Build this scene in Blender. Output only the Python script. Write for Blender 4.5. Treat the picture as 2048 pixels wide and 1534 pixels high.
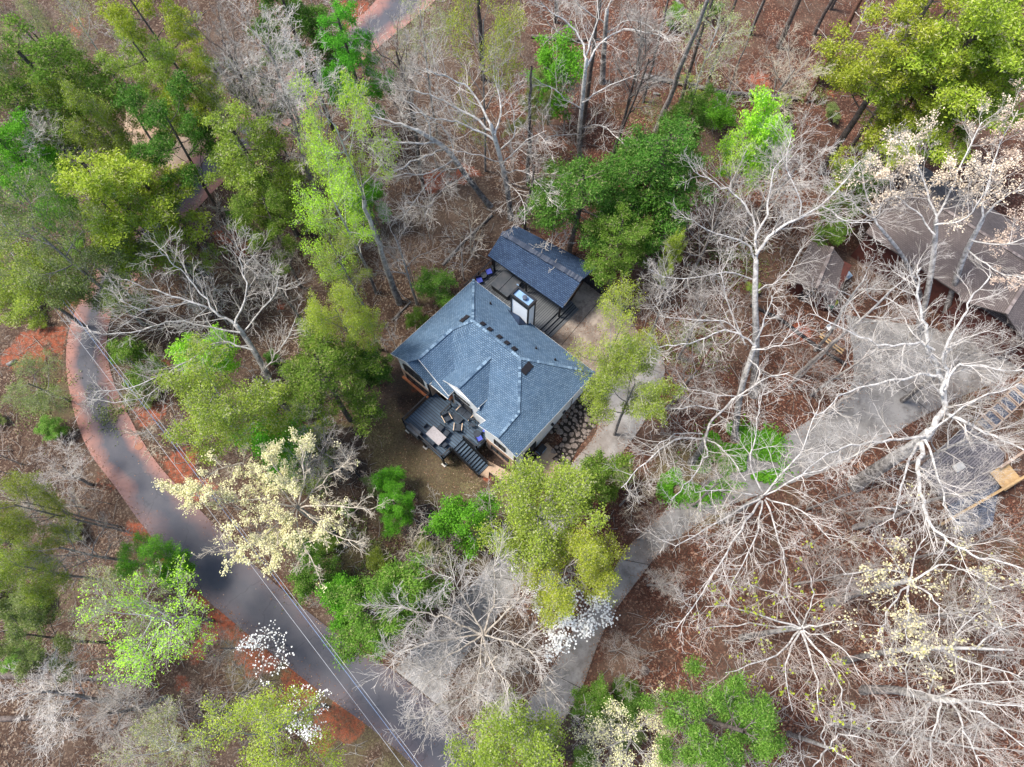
import bpy, math, random
import numpy as np
from mathutils import Vector, Matrix
R_ = math.radians
random.seed(7)
for o in list(bpy.data.objects): bpy.data.objects.remove(o)
sc = bpy.context.scene
COL = sc.collection
# ---------------------------------------------------------------- camera, sky, sun, exposure
TILT, CAMH, FPX = R_(20), 62.0, 1400.0
cd = bpy.data.cameras.new('camera'); cam = bpy.data.objects.new('camera', cd); COL.objects.link(cam)
cam.location = (0, 0, CAMH); cam.rotation_euler = (TILT, 0, 0)
cd.sensor_width = 36; cd.lens = 36*FPX/2048; cd.clip_end = 2000
sc.camera = cam
SUN_EL, SUN_AZ = R_(60), R_(-78)        # azimuth from +y, clockwise
w = bpy.data.worlds.new('World'); sc.world = w; w.use_nodes = True
nt = w.node_tree; bg = nt.nodes['Background']
sky = nt.nodes.new('ShaderNodeTexSky'); sky.sky_type = 'NISHITA'; sky.sun_disc = False
sky.sun_elevation = SUN_EL; sky.sun_rotation = SUN_AZ; sky.altitude = 300
sky.dust_density = 2.5; sky.air_density = 1.0; sky.ozone_density = 1.0
nt.links.new(sky.outputs[0], bg.inputs[0]); bg.inputs[1].default_value = 0.145
sl = bpy.data.lights.new('sun', 'SUN'); sl.energy = 2.8; sl.angle = R_(14); sl.color = (1, .95, .87)
so = bpy.data.objects.new('sun', sl); COL.objects.link(so); so.location = (0, 0, 100)
sdir = Vector((math.sin(SUN_AZ)*math.cos(SUN_EL), math.cos(SUN_AZ)*math.cos(SUN_EL), math.sin(SUN_EL)))
so.rotation_euler = sdir.to_track_quat('Z', 'Y').to_euler()
sc.view_settings.view_transform = 'Standard'; sc.view_settings.look = 'None'
sc.view_settings.gamma = 1; sc.view_settings.exposure = 1.12

# ---------------------------------------------------------------- pixel -> place helpers
cT, sT = math.cos(TILT), math.sin(TILT)
def at(u, v, z=0.):
    x, y = (u-1024)/FPX, (767-v)/FPX
    d = (x, y*cT+sT, y*sT-cT)
    t = (z-CAMH)/d[2]
    return np.array([d[0]*t, d[1]*t, z])
B0 = at(947, 559, 5.2); R0 = at(1190, 745, 5.2)
AX = (R0-B0)/np.linalg.norm(R0-B0)
r3 = R_(-3); n_ = (AX[1], -AX[0])
BX = np.array([n_[0]*math.cos(r3)-n_[1]*math.sin(r3), n_[0]*math.sin(r3)+n_[1]*math.cos(r3), 0])
DET = AX[0]*BX[1]-BX[0]*AX[1]
def HP(a, b, z): return np.array([B0[0]+a*AX[0]+b*BX[0], B0[1]+a*AX[1]+b*BX[1], z])
def ab(x, y):
    x = x-B0[0]; y = y-B0[1]
    return (x*BX[1]-BX[0]*y)/DET, (AX[0]*y-x*AX[1])/DET
def sstep(t): t = np.clip(t, 0, 1); return t*t*(3-2*t)
def gh(x, y):
    a, b = ab(x, y)
    return -.4+2.3*(1-sstep((b-0.8)/9.5))
def atg(u, v, up=0.):
    z = 0.
    for _ in range(12): p = at(u, v, z+up); z = float(gh(p[0], p[1]))
    return at(u, v, z+up)
def loc_ab(u, v, z): p = at(u, v, z); return ab(p[0], p[1])
HANG = math.atan2(AX[1], AX[0])

# ---------------------------------------------------------------- materials
MATS = {}
def mat(name, col, rough=.85, noise=None, col2=None, scale=3., bump=0., metal=0., spec=.25, detail=6, contrast=(.35, .65), trans=0.):
    m = bpy.data.materials.new(name); m.use_nodes = True; MATS[name] = m
    n, l = m.node_tree.nodes, m.node_tree.links
    p = n['Principled BSDF']; p.inputs['Roughness'].default_value = rough; p.inputs['Metallic'].default_value = metal
    p.inputs['Specular IOR Level'].default_value = spec
    if col2 is None: col2 = tuple(c*.75 for c in col)
    tc = n.new('ShaderNodeTexCoord'); nz = n.new('ShaderNodeTexNoise'); nz.inputs['Scale'].default_value = scale
    nz.inputs['Detail'].default_value = detail; nz.inputs['Roughness'].default_value = .65
    l.new(tc.outputs['Object'], nz.inputs['Vector'])
    cr = n.new('ShaderNodeValToRGB'); cr.color_ramp.elements[0].position = contrast[0]; cr.color_ramp.elements[1].position = contrast[1]
    cr.color_ramp.elements[0].color = (*col2, 1); cr.color_ramp.elements[1].color = (*col, 1)
    l.new(nz.outputs[0], cr.inputs[0]); l.new(cr.outputs[0], p.inputs['Base Color'])
    if bump:
        b = n.new('ShaderNodeBump'); b.inputs['Strength'].default_value = bump; b.inputs['Distance'].default_value = .05
        l.new(nz.outputs[0], b.inputs['Height']); l.new(b.outputs[0], p.inputs['Normal'])
    return m
def N(m, t): return m.node_tree.nodes.new('ShaderNode'+t)
def mixc(m, f, a, b, mode='MIX'):
    x = N(m, 'Mix'); x.data_type = 'RGBA'; x.blend_type = mode
    L = m.node_tree.links.new
    for s, v in ((0, f), (6, a), (7, b)):
        if hasattr(v, 'links'): L(v, x.inputs[s])
        else: x.inputs[s].default_value = v if s == 0 else (*v, 1)[:4]
    return x.outputs[2]
def ramp(m, f, p0, p1, c0=(0, 0, 0), c1=(1, 1, 1)):
    r = N(m, 'ValToRGB'); e = r.color_ramp.elements
    e[0].position, e[1].position = p0, p1; e[0].color = (*c0, 1); e[1].color = (*c1, 1)
    m.node_tree.links.new(f, r.inputs[0]); return r.outputs[0]
def noise(m, vec, s, d=4, r=.6, dist=0.):
    z = N(m, 'TexNoise'); z.inputs['Scale'].default_value = s; z.inputs['Detail'].default_value = d
    z.inputs['Roughness'].default_value = r; z.inputs['Distortion'].default_value = dist
    m.node_tree.links.new(vec, z.inputs['Vector']); return z.outputs[0]
def math_(m, op, a, b=0.):
    x = N(m, 'Math'); x.operation = op
    for i, v in enumerate((a, b)):
        if hasattr(v, 'links'): m.node_tree.links.new(v, x.inputs[i])
        else: x.inputs[i].default_value = v
    return x.outputs[0]
def base(m, c, rough=None, bumpf=None, bs=.4, bd=.05):
    p = m.node_tree.nodes['Principled BSDF']; L = m.node_tree.links.new
    L(c, p.inputs['Base Color'])
    if rough is not None: p.inputs['Roughness'].default_value = rough
    if bumpf is not None:
        b = N(m, 'Bump'); b.inputs['Strength'].default_value = bs; b.inputs['Distance'].default_value = bd
        L(bumpf, b.inputs['Height']); L(b.outputs[0], p.inputs['Normal'])
def newmat(name, spec=.2, rough=.9):
    m = bpy.data.materials.new(name); m.use_nodes = True; MATS[name] = m
    p = m.node_tree.nodes['Principled BSDF']; p.inputs['Specular IOR Level'].default_value = spec; p.inputs['Roughness'].default_value = rough
    return m

def leafmat(name, c1, c2, c3=None, tr=.42):
    """two leaf tones in clumps, a third on scattered leaves; thin and slightly translucent"""
    m = newmat(name, .15, .7); n, L = m.node_tree.nodes, m.node_tree.links.new
    tc = N(m, 'TexCoord'); oi = N(m, 'ObjectInfo')
    f = noise(m, tc.outputs['Object'], .9, 3)
    g = N(m, 'NewGeometry')
    f2 = math_(m, 'ADD', math_(m, 'MULTIPLY', g.outputs['Random Per Island'], .55), math_(m, 'MULTIPLY', f, .9))
    c = mixc(m, ramp(m, f2, .45, .95), c2, c1)
    if c3:
        f3 = ramp(m, g.outputs['Random Per Island'], .86, .9); c = mixc(m, f3, c, c3)
    hs = N(m, 'HueSaturation'); L(c, hs.inputs['Color'])
    L(math_(m, 'ADD', math_(m, 'MULTIPLY', oi.outputs['Random'], .03), .485), hs.inputs['Hue'])
    L(math_(m, 'ADD', math_(m, 'MULTIPLY', oi.outputs['Random'], .25), .9), hs.inputs['Value'])
    p = n['Principled BSDF']; L(hs.outputs[0], p.inputs['Base Color'])
    t = N(m, 'BsdfTranslucent'); L(hs.outputs[0], t.inputs['Color'])
    ms = N(m, 'MixShader'); ms.inputs[0].default_value = tr
    L(p.outputs[0], ms.inputs[1]); L(t.outputs[0], ms.inputs[2]); L(ms.outputs[0], n['Material Output'].inputs[0])
    return m
leafmat('leaf_yellow', (.50, .60, .06), (.28, .38, .04), (.58, .58, .26))
leafmat('leaf_olive', (.38, .48, .06), (.20, .28, .04), (.48, .48, .26))
leafmat('leaf_mid', (.21, .37, .045), (.09, .19, .025), (.36, .40, .14))
leafmat('leaf_bright', (.19, .47, .035), (.08, .26, .02))
leafmat('leaf_lime', (.55, .85, .07), (.32, .58, .04), (.5, .66, .2))
leafmat('leaf_deep', (.13, .28, .035), (.05, .13, .018), (.26, .33, .10))
leafmat('leaf_emerald', (.16, .58, .05), (.07, .32, .03))
leafmat('leaf_pine', (.24, .50, .07), (.10, .27, .035), (.34, .5, .14))
leafmat('leaf_pale', (.46, .50, .20), (.30, .35, .12), (.6, .58, .36))
leafmat('leaf_dull', (.27, .34, .09), (.13, .18, .05), (.40, .40, .24))
leafmat('petal_white', (.95, .95, .93), (.85, .86, .80), tr=.2)
leafmat('bud_cream', (.80, .74, .46), (.62, .57, .30), (.5, .52, .18), tr=.2)
leafmat('bud_beige', (.80, .66, .52), (.6, .47, .35), tr=.2)
leafmat('bud_tan', (.50, .40, .28), (.36, .28, .19), tr=.2)

def barkmat(name, c1, c2, s=2.5):
    m = newmat(name, .1, .95); tc = N(m, 'TexCoord'); oi = N(m, 'ObjectInfo')
    f = noise(m, tc.outputs['Object'], s, 8, .75)
    c = mixc(m, ramp(m, f, .42, .56), c2, c1)
    if name in ('bark_white', 'bark_tan', 'bark_grey'):     # rough grey bark on the bole, smooth pale bark on the limbs
        sz = N(m, 'SeparateXYZ'); m.node_tree.links.new(tc.outputs['Object'], sz.inputs[0]); mr = N(m, 'MapRange'); m.node_tree.links.new(math_(m, 'ADD', sz.outputs[2], math_(m, 'MULTIPLY', f, 4.)), mr.inputs[0])
        mr.inputs[1].default_value = 5.; mr.inputs[2].default_value = 12.; bk_ = mixc(m, ramp(m, f, .42, .58), (.09, .08, .075), (.27, .25, .235)); c = mixc(m, mr.outputs[0], bk_, c)
    hs = N(m, 'HueSaturation'); m.node_tree.links.new(c, hs.inputs['Color'])
    m.node_tree.links.new(math_(m, 'ADD', math_(m, 'MULTIPLY', oi.outputs['Random'], .25), .85), hs.inputs['Value'])
    base(m, hs.outputs[0], None, f, .6, .04)
barkmat('bark_white', (.66, .63, .59), (.32, .30, .28))
barkmat('bark_grey', (.52, .48, .43), (.25, .22, .20))
barkmat('bark_trunk', (.34, .31, .29), (.15, .13, .12), 4)
barkmat('bark_tan', (.52, .46, .38), (.29, .25, .20))
barkmat('bark_dark', (.16, .13, .115), (.07, .055, .05), 4)
barkmat('bark_red', (.24, .12, .085), (.11, .06, .045), 4)
barkmat('twig_white', (.64, .59, .54), (.42, .38, .33), .8)
barkmat('twig_grey', (.43, .39, .35), (.26, .23, .20), .8)
barkmat('twig_brown', (.42, .34, .28), (.24, .18, .15), .8)
barkmat('twig_pink', (.50, .43, .38), (.32, .26, .22), .8)
barkmat('twig_tan', (.60, .53, .42), (.40, .34, .26), .8)

# ---------------------------------------------------------------- object helpers
def newobj(name, data, parent=None):
    o = bpy.data.objects.new(name, data); COL.objects.link(o)
    if parent is not None: o.parent = parent
    return o
def tag(o, label=None, cat=None, group=None, kind=None):
    if label: o['label'] = label
    if cat: o['category'] = cat
    if group: o['group'] = group
    if kind: o['kind'] = kind
    return o
def empty(name, loc=(0, 0, 0), rz=0., label=None, cat=None, group=None):
    o = newobj(name, None); o.location = tuple(float(c) for c in loc); o.rotation_euler = (0, 0, rz); o.empty_display_size = .3
    return tag(o, label, cat, group)
def npmesh(name, V, F, uv=None, smooth=False):
    """V (n,3), F (m,k) int, k constant"""
    me = bpy.data.meshes.new(name); V = np.asarray(V, np.float32); F = np.asarray(F, np.int32)
    k = F.shape[1]; me.vertices.add(len(V)); me.vertices.foreach_set('co', V.ravel())
    me.loops.add(F.size); me.loops.foreach_set('vertex_index', F.ravel())
    me.polygons.add(len(F)); me.polygons.foreach_set('loop_start', np.arange(0, F.size, k, dtype=np.int32))
    me.polygons.foreach_set('loop_total', np.full(len(F), k, np.int32))
    if smooth: me.polygons.foreach_set('use_smooth', np.ones(len(F), bool))
    me.update(calc_edges=True); return me
class MB:
    """collects faces in world or local coordinates, builds one mesh object"""
    def __init__(s): s.v = []; s.f = []; s.uv = []
    def add(s, vs, fs, uvs=None):
        o = len(s.v); s.v += [tuple(float(c) for c in p) for p in vs]; s.f += [[i+o for i in f] for f in fs]
        for i, f in enumerate(fs): s.uv.append(uvs[i] if uvs else None)
    def hexa(s, p):      # 8 points: bottom 4 ccw, top 4 ccw
        s.add(p, [(3, 2, 1, 0), (4, 5, 6, 7), (0, 1, 5, 4), (1, 2, 6, 5), (2, 3, 7, 6), (3, 0, 4, 7)])
    def box(s, x0, x1, y0, y1, z0, z1, T=None):
        p = [(x0, y0, z0), (x1, y0, z0), (x1, y1, z0), (x0, y1, z0), (x0, y0, z1), (x1, y0, z1), (x1, y1, z1), (x0, y1, z1)]
        if T: p = [T(*q) for q in p]
        s.hexa(p)
    def prism(s, poly, z0, z1, T=None):   # poly in xy
        n = len(poly); p = [(x, y, z0) for x, y in poly]+[(x, y, z1) for x, y in poly]
        if T: p = [T(*q) for q in p]
        s.add(p, [tuple(range(n))[::-1], tuple(range(n, 2*n))]+[(i, (i+1) % n, n+(i+1) % n, n+i) for i in range(n)])
    def slab(s, pts, th):                  # roof facet: top polygon pts, thickness down; uv along eave (first edge)
        P = [np.array(q, float) for q in pts]; n = len(P); e = P[1]-P[0]; e /= np.linalg.norm(e)
        nn = np.cross(P[1]-P[0], P[-1]-P[0]); nn /= np.linalg.norm(nn)
        if nn[2] < 0: nn = -nn
        up = np.cross(nn, e)
        uv = [(float(q@e), float(q@up)) for q in P]
        lo = [q-np.array([0, 0, th]) for q in P]
        zu = [(0., 0.)]*4
        s.add(P+lo, [tuple(range(n)), tuple(range(n, 2*n))[::-1]]+[(i, n+i, n+(i+1) % n, (i+1) % n) for i in range(n)],
              [uv, uv[::-1]]+[zu]*n)
    def bar(s, p, q, wd, ht=None, T=None, up=(0, 0, 1)):
        p = np.array(T(*p) if T else p, float); q = np.array(T(*q) if T else q, float); ht = ht or wd
        d = q-p; d /= np.linalg.norm(d); u = np.array(up, float)
        if abs(d@u) > .97: u = np.array([1., 0, 0])
        x = np.cross(d, u); x /= np.linalg.norm(x); y = np.cross(x, d)
        c = [(-1, -1), (1, -1), (1, 1), (-1, 1)]
        s.add([p+x*i*wd/2+y*j*ht/2 for i, j in c]+[q+x*i*wd/2+y*j*ht/2 for i, j in c],
              [(0, 1, 2, 3), (7, 6, 5, 4), (0, 4, 5, 1), (1, 5, 6, 2), (2, 6, 7, 3), (3, 7, 4, 0)])
    def tube(s, p, q, r0, r1=None, n=8):
        p = np.array(p, float); q = np.array(q, float); r1 = r0 if r1 is None else r1
        d = q-p; d /= np.linalg.norm(d); u = np.array([0, 0, 1.]) if abs(d[2]) < .9 else np.array([1., 0, 0])
        x = np.cross(d, u); x /= np.linalg.norm(x); y = np.cross(d, x)
        A = [2*math.pi*i/n for i in range(n)]
        s.add([p+(x*math.cos(t)+y*math.sin(t))*r0 for t in A]+[q+(x*math.cos(t)+y*math.sin(t))*r1 for t in A],
              [tuple(range(n))[::-1], tuple(range(n, 2*n))]+[(i, (i+1) % n, n+(i+1) % n, n+i) for i in range(n)])
    def build(s, name, m, parent=None, bevel=0., smooth=False):
        me = bpy.data.meshes.new(name); me.from_pydata(s.v, [], s.f)
        if any(u is not None for u in s.uv):
            ul = me.uv_layers.new(name='UVMap'); k = 0
            for i, f in enumerate(s.f):
                for j in range(len(f)):
                    ul.data[k].uv = s.uv[i][j] if s.uv[i] else (0, 0); k += 1
        me.validate(); me.update()
        if smooth:
            for p in me.polygons: p.use_smooth = True
        me.materials.append(MATS[m] if isinstance(m, str) else m)
        o = newobj(name, me, parent)
        if parent is not None and parent.type == 'EMPTY' and getattr(s, 'world', False):
            o.matrix_parent_inverse = parent_inv(parent)
        if bevel:
            b = o.modifiers.new('bevel', 'BEVEL'); b.width = bevel; b.segments = 2; b.limit_method = 'ANGLE'
        return o
def parent_inv(p):
    M = Matrix.LocRotScale(p.location, p.rotation_euler, p.scale)
    if p.parent: M = (parent_inv(p.parent)).inverted() @ M
    return M.inverted()
def W():                # builder whose vertices are world coordinates under a moved empty
    m = MB(); m.world = True; return m

# ---------------------------------------------------------------- roads and paths (pixel outlines dropped on the terrain)
ROAD_L = [(560, -60), (655, 40), (520, 165), (400, 290), (310, 385), (215, 500), (160, 600), (137, 660), (133, 735), (150, 830), (180, 905), (228, 970), (285, 1050), (378, 1165), (470, 1247), (560, 1320), (650, 1390), (740, 1455), (830, 1534), (880, 1590)]
ROAD_R = [(900, -60), (850, 20), (715, 130), (590, 235), (425, 385), (320, 510), (240, 600), (215, 670), (222, 745), (252, 820), (303, 910), (362, 980), (425, 1045), (505, 1125), (600, 1210), (700, 1287), (795, 1347), (890, 1430), (960, 1500), (1010, 1590)]
ROAD_L[0] = (800, -60); ROAD_L[1] = (735, 20); ROAD_L[2] = (640, 105); ROAD_L[3] = (520, 195); ROAD_L[4] = (350, 345); ROAD_L[5] = (240, 470)
ROAD_R[0] = (930, -60); ROAD_R[1] = (850, 20); ROAD_R[2] = (745, 105); ROAD_R[3] = (600, 230)
ROAD_L[6:8] = [(170, 585), (140, 655)]
D1_L = [(790, 1340), (862, 1258), (934, 1180), (992, 1108), (1060, 1030), (1100, 985), (1150, 920), (1188, 872), (1195, 840), (1180, 790)]
D1_R = [(896, 1426), (905, 1350), (990, 1240), (1050, 1156), (1122, 1071), (1180, 1000), (1245, 905), (1290, 840), (1330, 740), (1300, 680)]
D2_L = [(1000, 1480), (1038, 1430), (1100, 1340), (1150, 1255), (1200, 1190), (1248, 1105), (1290, 1060), (1345, 1010), (1410, 960), (1500, 905), (1570, 870), (1640, 825), (1700, 775), (1705, 700), (1690, 630)]
D2_R = [(1100, 1540), (1112, 1470), (1160, 1385), (1195, 1290), (1225, 1230), (1268, 1170), (1320, 1105), (1380, 1060), (1450, 1015), (1560, 975), (1700, 920), (1830, 842), (1930, 790), (2060, 735), (2090, 690)]
def strip(name, L, Rr, m, off, nacross=6, dens=6, label=None):
    n = len(L)*dens
    def samp(P):
        P = np.array(P, float); t = np.linspace(0, len(P)-1, n); i = np.clip(t.astype(int), 0, len(P)-2); f = (t-i)[:, None]
        P0 = P[np.clip(i-1, 0, len(P)-1)]; P1 = P[i]; P2 = P[i+1]; P3 = P[np.clip(i+2, 0, len(P)-1)]
        return .5*((2*P1)+(-P0+P2)*f+(2*P0-5*P1+4*P2-P3)*f*f+(-P0+3*P1-3*P2+P3)*f**3)
    l, r = samp(L), samp(Rr); V = []; 
    for i in range(n):
        p, q = atg(*l[i]), atg(*r[i])
        for k in range(nacross+1):
            t = k/nacross; x, y = p[0]*(1-t)+q[0]*t, p[1]*(1-t)+q[1]*t
            V.append((x, y, float(gh(x, y))+off))
    F = [(i*(nacross+1)+k, i*(nacross+1)+k+1, (i+1)*(nacross+1)+k+1, (i+1)*(nacross+1)+k) for i in range(n-1) for k in range(nacross)]
    me = npmesh(name, V, F, smooth=True)
    ul = me.uv_layers.new(name='UVMap')
    uv = np.array([(k/nacross, i/n*len(L)) for i in range(n) for k in range(nacross+1)])
    idx = np.array(F).ravel(); ul.data.foreach_set('uv', uv[idx].astype(np.float32).ravel())
    if np.cross(np.array(V[F[0][1]])-V[F[0][0]], np.array(V[F[0][3]])-V[F[0][0]])[2] < 0: me.flip_normals()
    me.materials.append(MATS[m]); o = newobj(name, me); tag(o, kind='structure'); 
    pts = np.array(V)[:, :2].reshape(n, nacross+1, 2)
    return o, pts
# asphalt with clay-washed edges
m = newmat('asphalt', .3, .8); L = m.node_tree.links.new
tc = N(m, 'TexCoord'); uvn = N(m, 'UVMap'); sx = N(m, 'SeparateXYZ'); L(uvn.outputs[0], sx.inputs[0])
edge = math_(m, 'MULTIPLY', math_(m, 'ABSOLUTE', math_(m, 'SUBTRACT', sx.outputs[0], .5)), 2.)
nz = noise(m, tc.outputs['Object'], .35, 6, .6)
fine = noise(m, tc.outputs['Object'], 14, 4, .8)
body = mixc(m, ramp(m, noise(m, tc.outputs['Object'], .22, 4), .35, .7), (.058, .060, .074), (.105, .10, .108))
body = mixc(m, math_(m, 'MULTIPLY', ramp(m, fine, .55, .75), .35), body, (.17, .165, .165))
clayf = ramp(m, math_(m, 'ADD', edge, math_(m, 'MULTIPLY', math_(m, 'SUBTRACT', nz, .5), 1.5)), .32, .88)
sy = ramp(m, sx.outputs[1], 0, 1)
f_y = N(m, 'MapRange'); L(sx.outputs[1], f_y.inputs[0]); f_y.inputs[1].default_value = 13.2; f_y.inputs[2].default_value = 10.2
body = mixc(m, math_(m, 'MULTIPLY', clayf, math_(m, 'ADD', math_(m, 'MULTIPLY', f_y.outputs[0], .88), .1)), body, (.29, .145, .115))
crk = N(m, 'TexVoronoi'); crk.feature = 'DISTANCE_TO_EDGE'; crk.inputs['Scale'].default_value = .22
wv = N(m, 'Vector' + 'Math'); wv.operation = 'ADD'; L(tc.outputs['Object'], wv.inputs[0]); nv = N(m, 'TexNoise'); nv.inputs['Scale'].default_value = 1.2; L(tc.outputs['Object'], nv.inputs['Vector']); L(nv.outputs[1], wv.inputs[1]); L(wv.outputs[0], crk.inputs['Vector'])
body = mixc(m, math_(m, 'MULTIPLY', ramp(m, crk.outputs[0], .0, .012, (1, 1, 1), (0, 0, 0)), .45), body, (.04, .04, .045))
base(m, body, .85, fine, .3, .02)
def concrete(name, c1, c2, c3, jscale):
    m = newmat(name, .25, .85); L = m.node_tree.links.new; tc = N(m, 'TexCoord')
    a = noise(m, tc.outputs['Object'], .45, 9, .75); b = noise(m, tc.outputs['Object'], 1.3, 8, .78); c = noise(m, tc.outputs['Object'], 16, 4, .8)
    col = mixc(m, ramp(m, a, .42, .58), c1, c2); col = mixc(m, math_(m, 'MULTIPLY', ramp(m, b, .5, .62), .6), col, c3); col = mixc(m, math_(m, 'MULTIPLY', ramp(m, noise(m, tc.outputs['Object'], .2, 4), .5, .62), .4), col, tuple(x*f_ for x, f_ in zip(c3, (1.1, .85, .68))))
    col = mixc(m, math_(m, 'MULTIPLY', ramp(m, c, .5, .8), .35), col, tuple(x*1.5 for x in c1))
    base(m, col, None, c, .3, .02)
concrete('concrete_drive', (.18, .17, .16), (.28, .265, .25), (.13, .12, .11), 1)
concrete('concrete_old', (.15, .14, .13), (.245, .232, .218), (.09, .083, .078), 1)
concrete('concrete_patio', (.17, .135, .108), (.30, .25, .205), (.075, .058, .046), 1)
concrete('concrete_tan', (.34, .24, .165), (.42, .31, .225), (.22, .15, .10), 1)
road, RP = strip('road', ROAD_L, ROAD_R, 'asphalt', .04)
dr1, P1 = strip('driveway', D1_L, D1_R, 'concrete_drive', .035)
dr2, P2 = strip('shared_driveway', D2_L, D2_R, 'concrete_old', .03)
dr3, P3 = strip('gravel_pull_off', [(210, 215), (225, 250), (260, 300), (330, 340), (400, 350)], [(270, 195), (290, 240), (350, 270), (400, 280), (430, 300)], 'concrete_tan', .022)
def joints(name, lines, z=.012):
    mb = MB()
    for (p, q) in lines:
        p, q = atg(*p), atg(*q); n = 8; prev = None
        for i in range(n+1):
            t = i/n; x, y = p[:2]*(1-t)+q[:2]*t; cur = np.array([x, y, float(gh(x, y))+.035+z])
            if prev is not None: mb.bar(prev, cur, .05, .01)
            prev = cur
    return mb
mat('joint', (.05, .045, .04), .95)
jb = joints('driveway_joint', [((1165, 905), (1232, 935)), ((1060, 1035), (1128, 1072)), ((960, 1150), (1045, 1162)), ((1640, 870), (1668, 905)), ((1800, 775), (1860, 825)), ((1560, 905), (1590, 960)), ((1240, 1118), (1300, 1130)), ((1100, 1345), (1165, 1378))])
o = jb.build('driveway_joint', 'joint'); tag(o, kind='structure')

# ---------------------------------------------------------------- ground with painted-in soil zones
def axis(lo, hi, step, far):
    a = np.arange(lo, hi+.01, step); e = [];
    d = step*1.6; x = lo
    left = []
    while x > -far: x -= d; left.append(x); d *= 1.35
    right = []; x = hi; d = step*1.6
    while x < far: x += d; right.append(x); d *= 1.35
    return np.concatenate([left[::-1], a, right])
gx = axis(-66, 66, .5, 420); gy = axis(-16, 82, .5, 420)
X, Y = np.meshgrid(gx, gy, indexing='ij'); nx, ny = X.shape
def distto(P, X, Y, sub=1):
    P = np.asarray(P).reshape(-1, 2); D = np.full(X.shape, 1e9)
    for p in P[::sub]: D = np.minimum(D, (X-p[0])**2+(Y-p[1])**2)
    return np.sqrt(D)
rng = np.random.default_rng(3)
def vnoise(X, Y, s, seed):
    r = np.random.default_rng(seed).random((256, 256)); x, y = X/s, Y/s
    i, j = np.floor(x).astype(int), np.floor(y).astype(int); fx, fy = sstep(x-i), sstep(y-j)
    g = lambda a, b: r[a % 256, b % 256]
    return (g(i, j)*(1-fx)+g(i+1, j)*fx)*(1-fy)+(g(i, j+1)*(1-fx)+g(i+1, j+1)*fx)*fy
dRoad = distto(RP[::2, ::2], X, Y); dD1 = distto(P1[::2, ::2], X, Y); dD2 = distto(P2[::2, ::2], X, Y)
dAny = np.minimum(np.minimum(dRoad, dD1), dD2)
A_, B_ = ab(X, Y)
dHouse = np.maximum(np.maximum(-2-A_, A_-16), np.maximum(-9-B_, B_-14))
bump = (vnoise(X, Y, 4, 1)-.5)*.35+(vnoise(X, Y, 1.3, 2)-.5)*.14
bump *= sstep((dAny-1.4)/3)*sstep((dHouse-.5)/4)
Z = gh(X, Y)+bump-.03*(dAny < .9)
def ground_z(x, y): return float(gh(x, y))
nn1 = vnoise(X, Y, 2.2, 11); nn2 = vnoise(X, Y, 6, 12); nn3 = vnoise(X, Y, 1.0, 13)
clay = sstep((.9-np.abs(dRoad-.7))/.9)*sstep((nn1+.6*nn3-.75)/.35)*(X < 8)*.8
def blob(u, v, r, rx=1.): p = atg(u, v); return np.sqrt(((X-p[0])/rx)**2+(Y-p[1])**2)/r
for u, v, r in [(455, 470, 1.6), (490, 505, 1.3), (930, 350, 1.4), (860, 365, 1.5), (1520, 160, 1.3), (1660, 185, 1.0), (972, 962, .55), (305, 830, 1.6), (365, 935, 1.8), (400, 975, 1.4), (365, 1365, 1.1), (385, 1310, 1.2), (600, 1365, 2.4), (655, 1450, 2.2), (545, 1300, 2.2), (450, 1240, 2.0), (500, 1290, 1.6), (590, 1340, 1.8), (700, 1440, 1.6), (405, 1190, 1.4), (270, 1060, 1.2), (330, 1130, 1.2), (60, 700, 2.0), (105, 670, 1.6), (25, 715, 1.5), (150, 55, 1.2), (1600, 660, 1.0), (560, 610, .6), (420, 760, .6), (720, 30, 2.6), (830, 780, .5), (330, 730, .7)]:
    clay = np.maximum(clay, sstep((1.25-blob(u, v, r)+.9*(nn3-.5))/.5))
verge = sstep((2.8-dRoad+2*(nn1-.5))/1.5)*.4*(nn2 > .35)
clay = np.maximum(clay, verge*sstep((nn3+nn1-.75)/.5)*(X < 5))
grass = sstep((nn2+.5*nn1-.95)/.3)*.45
for u, v, r in [(760, 850, 3.8), (790, 920, 3.4), (870, 970, 3.0), (400, 1200, 1.2), (480, 1280, 1.2), (560, 1345, 1.2), (720, 1090, 3), (830, 930, 2.5), (940, 1020, 3), (860, 560, 1.6), (500, 1370, 3), (700, 1470, 3), (790, 1560, 3), (640, 1400, 2), (230, 830, 2.5), (120, 800, 2.5), (250, 690, 2), (950, 1110, 1.5), (1400, 940, 4), (760, 1020, 3), (620, 870, 3)]:
    grass = np.maximum(grass, sstep((1.3-blob(u, v, r)+1.2*(nn1-.5))/.7)*.9)
mulch = np.zeros_like(X)
for u, v, r in [(790, 760, 2.2), (740, 810, 1.6), (830, 790, 2.0), (705, 880, 1.2), (715, 940, 1.2), (770, 985, 1.3), (830, 1035, 1.6), (880, 1090, 1.5), (910, 1120, 1.0), (990, 920, 1.2), (1000, 940, 1.0), (1130, 1400, 1.3), (1150, 1470, 1.8), (860, 800, 2)]:
    mulch = np.maximum(mulch, sstep((1.25-blob(u, v, r)+.9*(nn1-.5))/.5))
redz = sstep((nn2*.5+.25+sstep((X+8)/22)*.7-.45)/.5)
me = npmesh('ground', np.stack([X, Y, Z], -1).reshape(-1, 3), np.array([[i*ny+j, (i+1)*ny+j, (i+1)*ny+j+1, i*ny+j+1] for i in range(nx-1) for j in range(ny-1)]), smooth=True)
ca = me.color_attributes.new('zones', 'FLOAT_COLOR', 'POINT')
ca.data.foreach_set('color', np.stack([clay*.82, grass, mulch, redz*.85], -1).astype(np.float32).ravel())
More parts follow.
